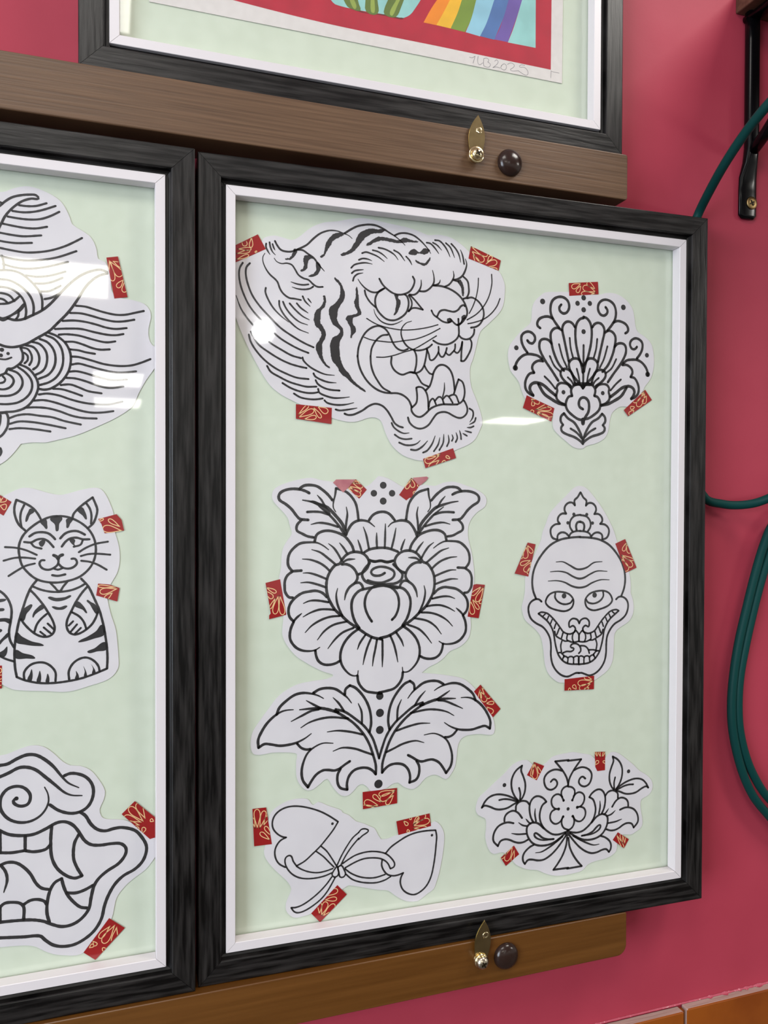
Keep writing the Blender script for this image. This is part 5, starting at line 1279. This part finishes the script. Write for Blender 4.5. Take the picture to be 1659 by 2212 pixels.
'cat_tr': ('L', (196.2, 43.0), """
Q|-105,39 43,80 84,32 105,-61 -52,-84 -77,-7
79|71,-28 70,-27 65,-22 57,-14 48,-4 38,8 26,20 14,30 3,37 -7,40 -16,39 -21,35 -23,28 -20,19 -13,11 -3,3 11,-5 26,-11 40,-16 53,-21 63,-25 69,-27 71,-28
79|87,-62 84,-61 75,-58 61,-51 44,-42 24,-32 3,-22 -18,-16 -36,-15 -51,-19 -62,-28 -66,-40
79|-57,-64 -44,-72 -25,-76 -4,-76 18,-73 40,-69 60,-65 75,-63 84,-62 87,-62
79|-90,19 -82,22 -74,25 -68,28 -64,32 -62,37 -62,40 -65,43 -69,44 -75,43 -81,40 -88,35 -94,30
"""),
'cat_mr': ('L', (193.6, -14.4), """
Q|-80,63 11,52 93,19 74,-96 -96,-38
79|74,13 71,13 63,13 49,15 31,17 11,20 -9,22 -29,21 -45,17 -57,10 -64,0 -65,-10 -60,-20 -51,-27 -37,-30 -20,-28 -2,-22 17,-14 35,-5 51,3 63,9 71,12 74,13
79|36,-19 35,-20 30,-22 23,-24 14,-27 3,-30 -7,-34 -16,-40 -23,-46 -27,-53 -27,-60
79|3,-66 10,-59 17,-49 23,-39 28,-31 32,-24 35,-20 36,-19
79|61,27 59,27 50,29 37,32 20,36 1,41 -19,45 -38,48 -55,50 -68,49 -77,46 -80,42 -78,37 -69,32 -56,29 -40,26 -20,25 0,26 20,26 37,27 50,27 59,27 61,27
"""),
'cat_bl': ('L', (105.7, -82.8), """
Q|-53,96 54,94 52,-95 -54,-97
76|-19,4 -17,5 -12,8 -4,11 6,16 18,21 30,27 40,34 48,42 52,51 52,60 49,67 43,72 35,73 27,70 18,63 10,53 3,41 -4,29 -10,18 -14,10 -17,5 -19,4
76|-19,-22 -17,-21 -12,-21 -4,-21 7,-20 19,-20 31,-19 43,-17 52,-13
76|51,16 42,16 32,13 22,8 12,1 2,-7 -6,-13 -13,-18 -17,-21 -19,-22
76|4,-75 5,-75 9,-74 15,-73 22,-72 31,-71 40,-70 47,-67
76|50,-39 45,-36 38,-36 32,-39 26,-45 20,-52 15,-60 11,-66 8,-71 5,-74 4,-75
"""),
'dog_right': ('L', (224.3, -217.8), """
Q|-92,198 129,-15 129,-132 33,-150 -200,98
80|-22,13 -24,16 -29,26 -37,41 -47,62 -57,85 -70,109 -83,129 -98,145 -113,154 -127,155 -138,150 -144,139 -144,125 -137,108 -125,91 -107,74 -86,59 -65,45 -47,32 -33,23 -25,16 -22,13
81|-6,36 -7,39 -9,48 -12,63 -15,82 -19,103 -23,125
80|-72,176 -81,169 -84,157 -83,142 -76,125 -65,107 -51,89 -36,73 -23,58 -13,46 -8,39 -6,36
80|-38,7 -40,9 -48,14 -60,24 -75,37 -92,52 -111,66 -129,78 -146,85 -160,87 -171,84 -177,77
80|-124,27 -103,22 -82,18 -64,14 -49,11 -41,8 -38,7
80|-53,-16 -55,-15 -61,-12 -70,-5 -81,3 -93,12 -106,21 -119,28 -131,31
80|-84,-12 -71,-13 -62,-14 -56,-15 -53,-16
81|-23,-86 -18,-82 -12,-76 -6,-71 -2,-64 -1,-58 -2,-51 -7,-46 -13,-41 -19,-39 -26,-40 -30,-43 -33,-49 -34,-57 -33,-66 -32,-75
80|-57,-52 -58,-43 -61,-36 -65,-31 -72,-29 -78,-29
81|65,2 65,3 64,4 62,8 60,13 58,18 55,23 52,26 48,28 45,27 41,24 38,20 36,15 36,10 37,6 40,3 44,2 50,2 55,2 59,2 63,3 65,2 65,2
"""),
'dog_bottom': ('L', (189.1, -314.5), """
Q|48,178 176,71 -64,-164 -159,-84
80|94,110 92,108 84,101 72,91 55,79 36,65 17,50 1,33 -9,16 -13,-2 -11,-17 -3,-28 9,-34 22,-33 36,-25 49,-9 60,12 69,36 76,60 83,81 88,97 92,107 94,110
80|110,91 109,88 105,80 99,68 91,53 81,36 73,17 67,-2 65,-19
80|116,23 114,45 111,64 110,79 109,88 110,91
80|55,109 53,107 47,103 37,97 23,90 8,82 -8,73 -21,63 -31,51 -36,40 -37,29 -33,21 -25,16 -15,16 -4,20 7,30 17,44 27,60 36,76 43,90 50,100 54,107 55,109
79|-83,1 -82,0 -82,-3 -81,-8 -81,-14 -80,-22 -79,-29 -77,-36 -74,-40 -69,-43 -63,-42 -57,-40 -52,-36 -50,-31 -49,-25 -52,-20 -57,-15 -63,-11 -70,-7 -75,-4 -80,-1 -82,0 -83,1
79|-113,-51 -112,-50 -110,-50 -106,-50 -100,-50 -94,-50 -87,-50 -82,-48 -78,-45 -77,-41 -77,-35 -80,-30 -84,-25 -88,-22 -93,-22 -97,-24 -101,-28 -104,-33 -107,-39 -109,-44 -111,-48 -113,-50 -113,-51
80|19,-78 13,-74 7,-71 1,-69 -4,-70 -7,-74 -8,-80 -7,-87 -5,-94 -1,-100
"""),
}
PAINT = """
C red|-1927,901* -1927,-2727* -558,-2799 672,-2804 1890,-2813* 1894,-2099* 1894,901*
C teal|1709,-1436* 1711,-2136* 1712,-2622* 1396,-2626* 1463,-2459 1555,-2168* 1733,-1468*
C purple|1740,-1468* 1555,-2168* 1497,-2346 1396,-2623* 1244,-2624* 1311,-2488 1402,-2199* 1579,-1499*
C blue|1571,-1499* 1402,-2199* 1344,-2391 1244,-2628* 1086,-2621* 1160,-2472 1242,-2231* 1433,-1531*
C sky|1433,-1531* 1242,-2231* 1160,-2472 1086,-2624* 930,-2612* 987,-2476 1043,-2272* 1198,-1572*
C leaf|1198,-1572* 1043,-2272* 987,-2476 922,-2613* 768,-2607* 840,-2446 888,-2303* 1077,-1603*
C yellow|1077,-1603* 888,-2303* 840,-2446 768,-2607* 616,-2603* 703,-2444 759,-2330* 1011,-1630*
C orange|1011,-1630* 759,-2330* 703,-2444 616,-2604* 481,-2604* 560,-2457 623,-2357* 875,-1657*
C teal|-701,-1875* -449,-2575* -406,-2608 -162,-2616 79,-2606 247,-2609 340,-2559 402,-2474 452,-2392* 704,-1692*
C dark|-266,-2611 -72,-2626 94,-2603 232,-2606 278,-2603 247,-2618 79,-2616 -147,-2630
C leaf2|-577,-1850* -325,-2550* -288,-2605 -244,-2618 -159,-2619 -174,-2561 -185,-2521* -331,-1821*
C leaf2|-150,-1806* -110,-2506* -102,-2615 11,-2613 10,-2482* 8,-1782*
C leaf2|343,-1760* 116,-2460* 79,-2553 82,-2607 194,-2608 255,-2489 278,-2427* 484,-1727*
C leaf3|-507,-1838* -266,-2538* -244,-2590 -214,-2615 -199,-2581 -222,-2529* -463,-1829*
C leaf3|-74,-1795* -58,-2495* -54,-2608 -20,-2609 -20,-2488* -22,-1788*
C leaf3|453,-1743* 201,-2443* 140,-2556 137,-2599 163,-2601 216,-2483 239,-2435* 491,-1735*
41|973,-2849 1001,-2851 1034,-2829* 1024,-2865 1013,-2900*
42|1068,-2824 1062,-2869 1078,-2905 1120,-2880
42|1129,-2836 1126,-2880 1130,-2908
42|1130,-2836 1162,-2825 1185,-2839 1174,-2862* 1201,-2876 1195,-2903 1170,-2915 1130,-2908
42|1250,-2840 1269,-2824 1289,-2837 1275,-2867 1230,-2908* 1269,-2894 1309,-2898
42|1324,-2872 1356,-2847 1381,-2862 1375,-2897 1350,-2910 1318,-2893 1331,-2866
42|1393,-2846 1431,-2825 1469,-2838 1463,-2862 1428,-2899 1520,-2888
42|1589,-2823 1545,-2825 1529,-2847 1583,-2843 1622,-2871 1622,-2910 1590,-2918 1520,-2891
38|1894,-2820 1891,-2894!
38|1899,-2829 1988,-2831!
"""


# ------------------------------------------------------------------ drawings cut out of white paper
CUT = {
 'tiger': 'white paper cutout with a line drawing of a roaring tiger head',
 'fan': 'white paper cutout with a fan-shaped ornament of petals, spirals and dots',
 'peony': 'tall white paper cutout with a peony flower standing over two big leaves',
 'skull': 'white paper cutout with a grinning skull face under a pointed crown',
 'hearts': 'white paper cutout with two hearts tied together by a ribbon bow',
 'lotus': 'small white paper cutout with a symmetrical blossom between two leaf pairs',
 'waves': 'large white paper cutout with curling horns, ringed clouds and wavy hair lines',
 'cat': 'white paper cutout with a sitting striped cat with long whiskers',
 'dog': 'white paper cutout with a thick-lined fanged open mouth and curled snout'}
for key, (fr, (ox, oz), data) in ART.items():
    sheet = Flat(); ink = Flat()
    for ln in data.strip().split('\n'):
        h, body = ln.split('|')
        if h == 'P': sheet.slab(crom(decode(body), True, 3.0), .0003)
        elif h == 'F':
            pts = crom(decode(body), True, .8 if key == 'tiger' else 1.0)
            if key == 'tiger': pts = [(x + random.uniform(-.33, .33), z + random.uniform(-.33, .33)) for x, z in pts]
            ink.poly(pts)
        elif h[0] == 'D':
            x, z = decode(body)[0][:2]; ink.dot(x, z, float(h[1:]) / 100)
        else:
            num = ''.join(c for c in h if c.isdigit()); fl = ''.join(c for c in h if c.isalpha())
            ink.stroke(decode(body), float(num) / 100 * (1.0 if key == 'fan' else 1.13), fl, rough=.07)
    o = sheet.build('paper_cutout', PAPER); put(o, fr, ox / 1000, .0160, oz / 1000)
    tag(o, CUT[key], 'paper cutout')
    d = ink.build('line_drawing', INK, o); d.location = (0, -.00006, 0)

# ------------------------------------------------------------------ strips of red tape
TL = {
 'tiger_tl': 'red gold-patterned tape strip at the upper left behind the tiger\'s ear',
 'tiger_tr': 'red gold-patterned tape strip at the upper right above the tiger\'s whiskers',
 'tiger_bl': 'red gold-patterned tape strip under the lower left edge of the tiger\'s mane',
 'tiger_chin': 'red gold-patterned tape strip under the tiger\'s chin',
 'fan_top': 'red gold-patterned tape strip on top of the fan ornament cutout',
 'fan_left': 'red gold-patterned tape strip at the lower left of the fan ornament cutout',
 'fan_right': 'red gold-patterned tape strip at the lower right of the fan ornament cutout',
 'peony_tl': 'red tape strip with a pale pink folded end, left of the dots above the peony',
 'peony_tr': 'red tape strip with a pale pink folded end, right of the dots above the peony',
 'peony_left': 'upright red gold-patterned tape strip on the left edge of the peony bloom',
 'peony_right': 'upright red gold-patterned tape strip on the right edge of the peony bloom',
 'leaf_right': 'slanting red gold-patterned tape strip over the right leaf under the peony',
 'peony_bottom': 'red gold-patterned tape strip under the lowest dot of the peony cutout',
 'skull_left': 'red gold-patterned tape strip at the left temple of the crowned skull',
 'skull_right': 'red gold-patterned tape strip at the right temple of the crowned skull',
 'skull_chin': 'red gold-patterned tape strip under the chin of the crowned skull',
 'hearts_left': 'upright red gold-patterned tape strip left of the two tied hearts',
 'hearts_right': 'red gold-patterned tape strip on top of the right-hand heart',
 'hearts_bottom': 'slanting red gold-patterned tape strip under the ribbon tail of the hearts',
 'lotus_tl': 'small red tape piece at the upper left of the symmetrical blossom',
 'lotus_top': 'small upright red tape piece at the upper right of the symmetrical blossom',
 'lotus_bl': 'small red tape piece at the lower left of the symmetrical blossom',
 'lotus_br': 'smallest square red tape piece at the lower right of the symmetrical blossom',
 'waves_right': 'upright red gold-patterned tape strip beside the horn tip of the wave drawing',
 'cat_tl': 'red tape piece left of the sitting cat\'s ear, cut by the photo\'s edge',
 'cat_tr': 'red gold-patterned tape piece right of the sitting cat\'s head',
 'cat_mr': 'red gold-patterned tape piece right of the sitting cat\'s shoulder',
 'cat_bl': 'red tape piece left of the sitting cat\'s feet, cut by the photo\'s edge',
 'dog_right': 'red gold-patterned tape strip at the right corner of the fanged mouth',
 'dog_bottom': 'slanting red gold-patterned tape strip under the jaw of the fanged mouth'}
for key, (fr, (ox, oz), data) in TAPE.items():
    strip = Flat(); gold = Flat(); fold = None
    for ln in data.strip().split('\n'):
        h, body = ln.split('|'); P = decode(body)
        if h == 'Q': strip.slab(P, .00008)
        elif h == 'U': fold = P
        else: gold.stroke(P, float(h) / 100 * .85)
    o = strip.build('tape_strip', RED); put(o, fr, ox / 1000, .0158, oz / 1000)
    tag(o, TL[key], 'tape', 'red patterned tape strips')
    g = gold.build('gold_pattern', GOLD, o); g.location = (0, -.00005, 0)
    if fold:
        q = Flat(); q.slab(fold, .00005); q = q.build('folded_end', PINK, o); q.location = (0, -.00008, 0); q['label'] = 'pale pink folded-over tape end'

# ------------------------------------------------------------------ the painting in the upper frame
sh = Flat(); sh.slab([(-207.8, -291.9), (202.4, -292.9), (204.9, 300), (-204.9, 300)], .0005)
pa = sh.build('painting', noise_col(mat('watercolour_paper', rough=.9), (.69, .655, .62), (.73, .695, .66), nscale=150, detail=3, bump=.15, bdist=.0004)); put(pa, 'U', 0, .0159, 0)
tag(pa, 'painting with rainbow stripes and green stems inside a red border, in the upper frame', 'painting')
PC = {'red': (.46, .020, .042), 'teal': (.31, .60, .565), 'purple': (.165, .105, .36), 'blue': (.09, .19, .42), 'sky': (.30, .57, .68), 'leaf': (.20, .30, .045),
      'yellow': (.88, .50, .035), 'orange': (.86, .27, .022), 'dark': (.13, .03, .025), 'leaf2': (.13, .19, .04), 'leaf3': (.30, .38, .08)}
pm = {}; mats = []
for k, c in PC.items():
    pm[k] = len(mats); mats.append(noise_col(mat('paint_' + k, rough=.75), tuple(x * .92 for x in c), tuple(min(1, x * 1.08) for x in c), nscale=45, detail=4))
pi = Flat(); sg = Flat(); cm = Flat(); lay = 0
for ln in PAINT.strip().split('\n'):
    h, body = ln.split('|')
    if h[0] == 'C':
        lay += 1; pi.poly(crom(decode(body), True, 3.0), -.00002 - .000012 * lay, pm[h[2:]])
    else:
        num = ''.join(c for c in h if c.isdigit()); (cm if body.endswith('!') else sg).stroke(decode(body.rstrip('!')), float(num) / 100 * 1.15)
pi.build('painted_image', mats, pa)
s = sg.build('signature', PENCIL, pa); s.location = (0, -.00005, 0); s['label'] = 'pencil signature and date in the margin'
s = cm.build('corner_mark', PENCIL, pa); s.location = (0, -.00005, 0)

# ------------------------------------------------------------------ brass turn buttons and brown screw caps on the rails
def leaf_plate(L, wid, th):
    bm = bmesh.new(); n = 24; A = []; Bq = []
    side = []
    for i in range(n + 1):
        t = i / n; z = t * L
        x = wid / 2 * (1 - ((t - .50) / .50) ** 1.9) if t > .50 else wid / 2 * (1 - .62 * ((.50 - t) / .50) ** 2.0)
        side.append((max(0.0002, x), z))
    outl = side + [(-x, z) for x, z in side[::-1]]
    A = [bm.verts.new((x, 0, z)) for x, z in outl]; Bq = [bm.verts.new((x, th, z)) for x, z in outl]
    f = bm.faces.new(A); bm.faces.new(Bq[::-1])
    for i in range(len(outl)): j = (i + 1) % len(outl); bm.faces.new((A[j], A[i], Bq[i], Bq[j]))
    bmesh.ops.recalc_face_normals(bm, faces=bm.faces)
    bmesh.ops.bevel(bm, geom=list(f.edges), offset=.0003, segments=2, affect='EDGES')
    return bm
def cross_slot(parent, r, y, m):
    bm = bmesh.new()
    for a in (.5, .5 + math.pi / 2):
        c, s_ = math.cos(a), math.sin(a)
        vs = [bm.verts.new((c * x - s_ * z, y, s_ * x + c * z)) for x, z in ((-r, -r * .22), (r, -r * .22), (r, r * .22), (-r, r * .22))]
        bm.faces.new(vs)
    return bm_obj('screw_slot', bm, m, parent)
SLOT = mat('dark_screw_slot', (.03, .022, .01), .4, .6)
def turn_button(u, z, tilt, L, label, long):
    t = empty('turn_button'); put(t, 'W', u, -.0033, z)
    pl = bm_obj('plate', leaf_plate(L, .0172, .0011), BRASS, t); pl.location = (0, -.0030 if not long else -.0045, -.0035); pl.rotation_euler = (0, tilt, 0)
    bm = bmesh.new(); lathe(bm, [(.0001, .0004), (.0016, .0001), (.0024, -.0004), (.0030, -.0003), (.0034, .0002)], tilt * L * .66, L * .66, 20)
    bm_obj('rivet_dimple', bm, BRASSB, pl, True)
    bm = bmesh.new()
    if long: lathe(bm, [(.0052, 0), (.0066, -.0012), (.0066, -.0022), (.0052, -.0034), (.0070, -.0042), (.0074, -.0056), (.0062, -.0066), (.0048, -.0068)], 0, 0, 36)
    else: lathe(bm, [(.0056, 0), (.0056, -.0042), (.0076, -.0046), (.0080, -.0054), (.0074, -.0061), (.0056, -.0058)], 0, 0, 36)
    bm_obj('cup_washer', bm, BRASSB, t, True)
    y0 = -.0064 if long else -.0056; bm = bmesh.new()
    lathe(bm, [(.0050, y0), (.0058, y0 - .0008), (.0056, y0 - .0020), (.0044, y0 - .0034), (.0026, y0 - .0042), (0, y0 - .0045)] if not long else [(.0046, y0), (.0064, y0 - .0006), (.0066, y0 - .0016), (.0054, y0 - .0036), (.0034, y0 - .0052), (0, y0 - .0056)], 0, 0, 36)
    sc = bm_obj('screw', bm, NICKEL if long else BRASSB, t, True)
    cross_slot(sc, .0030, y0 - (.0060 if long else .0048), SLOT)
    return tag(t, label, 'turn button')
turn_button(-.0075, .3925, .07, .0425, 'bright brass leaf-shaped turn button on the upper rail, gripping the painting\'s frame', False)
turn_button(.0018, -.3828, .09, .0425, 'dark brass leaf-shaped turn button on the bottom rail, gripping the tiger frame', True)
def screw_cap(u, z, label):
    bm = bmesh.new(); r = .0130
    lathe(bm, [(r * .96, .0002), (r, -.0010), (r * .985, -.0022), (r * .90, -.0042), (r * .72, -.0060), (r * .45, -.0073), (r * .2, -.0079), (0, -.0080)], 0, 0, 48)
    o = bm_obj('screw_cap', bm, CAPM, None, True); put(o, 'W', u, -.0033, z); return tag(o, label, 'screw cap')
screw_cap(.0300, .3915, 'round dark brown screw cap on the upper rail beside the turn button')
screw_cap(.0305, -.3850, 'round dark brown screw cap on the bottom rail beside the turn button')

# ------------------------------------------------------------------ shelf, bracket and hose at the right
bm = bmesh.new(); box(bm, .3395, 1.3, -.26, WV, .6215, .6440, .0015)
tag(put(bm_obj('wall_shelf', bm, SHELFW), 'W', 0, 0, 0), 'dark brown wooden shelf end at the top right corner, on a black bracket', 'shelf')
t = empty('shelf_bracket'); put(t, 'W', .3565, WV, .389)
def strip(bm, pts, wid, thick):              # flat or oval bar swept through points in (u, v, z)
    prev = None; n = 14
    for k, p in enumerate(pts):
        p = Vector(p); a = Vector(pts[max(k - 1, 0)]); b = Vector(pts[min(k + 1, len(pts) - 1)]); tt = (b - a).normalized()
        side = Vector((1, 0, 0)); nn = tt.cross(side).normalized()
        ring = [bm.verts.new(p + side * (abs(math.cos(2 * math.pi * i / n)) ** .7 * math.copysign(1, math.cos(2 * math.pi * i / n))) * wid[k] / 2 + nn * (abs(math.sin(2 * math.pi * i / n)) ** .7 * math.copysign(1, math.sin(2 * math.pi * i / n))) * thick[k] / 2) for i in range(n)]
        if prev:
            for i in range(n): bm.faces.new((prev[i], prev[(i + 1) % n], ring[(i + 1) % n], ring[i]))
        else: bm.faces.new(ring[::-1])
        prev = ring
    bm.faces.new(prev)
bm = bmesh.new()
strip(bm, [(0, -.0028, .0), (0, -.0028, .004), (0, -.0028, .032), (0, -.0032, .046), (0, -.0065, .062), (0, -.0085, .078), (0, -.0085, .20), (0, -.0085, .232)],
      [.017, .025, .025, .024, .018, .0165, .0165, .0165], [.004, .005, .005, .006, .010, .012, .012, .012])
bm_obj('upright', bm, IRON, t, True)
bm = bmesh.new(); strip(bm, [(0, -.0085, .074), (0, -.030, .087), (0, -.075, .125), (0, -.155, .180), (0, -.200, .223)], [.013] * 5, [.011] * 5); bm_obj('brace', bm, IRON, t, True)
bm = bmesh.new(); strip(bm, [(0, -.002, .2265), (0, -.05, .2265), (0, -.24, .2265), (0, -.255, .2265)], [.0165, .0165, .0165, .012], [.009, .009, .009, .006]); bm_obj('arm', bm, IRON, t, True)
bm = bmesh.new(); lathe(bm, [(.0070, -.0050), (.0074, -.0058), (.0066, -.0066), (.0030, -.0064), (0, -.0060)], .004, .018, 30)
sc = bm_obj('screw', bm, mat('dull_yellow_screw', (.36, .25, .11), .38, 1.0), t, True)
cs = cross_slot(sc, .0034, -.0068, SLOT); cs.location = (.004, 0, .018)
tag(t, 'black iron bracket with a slanting brace, screwed to the wall under the shelf', 'bracket')
HP = [(1880, 25, -.135), (1850, 58, -.135), (1790, 110, -.125), (1720, 166, -.105), (1659, 226, -.08), (1608, 290, -.05), (1565, 355, -.02), (1530, 418, .012), (1506, 468, .0345), (1472, 560, .0365), (1445, 760, .0365), (1470, 970, .0375), (1522, 1075, .0385), (1562, 1089, .036), (1600, 1091, .031), (1640, 1084, .022), (1710, 1055, .0),
      (1800, 1030, .0), (1780, 1070, .03), (1700, 1100, .036), (1668, 1135, .036), (1649, 1180, .036), (1631.7, 1238, .036), (1612.5, 1315, .036), (1595, 1392, .036), (1584.5, 1461, .036), (1580, 1526, .036), (1583.7, 1584, .036), (1599, 1653, .036), (1622, 1711, .036), (1649, 1749, .036), (1700, 1800, .036),
      (1800, 1840, .036), (1880, 1700, .036), (1850, 1400, .036), (1760, 1180, .036), (1700, 1140, .036), (1674, 1165, .036), (1657, 1211, .036), (1643, 1257, .036), (1628, 1315, .036), (1610.6, 1392, .036), (1598.3, 1461, .036), (1594.5, 1526, .036), (1598.5, 1582, .036), (1614, 1643, .036), (1637, 1692, .036), (1659, 1723, .036), (1700, 1762, .036), (1780, 1812, .036), (1862, 1775, .036)]
hp = [ray(*p) for p in HP]
for p in hp:                                 # never deeper than the wall face
    lim = at('W', p.x, WV - .0050, 0).y
    if p.y > lim: p.y = lim
fine = []
for i in range(len(hp) - 1):
    p0, p1, p2, p3 = hp[max(i - 1, 0)], hp[i], hp[i + 1], hp[min(i + 2, len(hp) - 1)]
    L = (p2 - p1).length; t1 = (p2 - p0).normalized() * L; t2 = (p3 - p1).normalized() * L
    for j in range(8):
        q = j / 8; fine.append(p1 * (2 * q ** 3 - 3 * q ** 2 + 1) + t1 * (q ** 3 - 2 * q ** 2 + q) + p2 * (-2 * q ** 3 + 3 * q ** 2) + t2 * (q ** 3 - q ** 2))
fine.append(hp[-1])
bm = bmesh.new(); tube(bm, fine, .0049, 14)
tag(bm_obj('green_hose', bm, HOSE, None, True), 'dark green rubber hose hanging in loops against the pink wall at the right', 'hose')
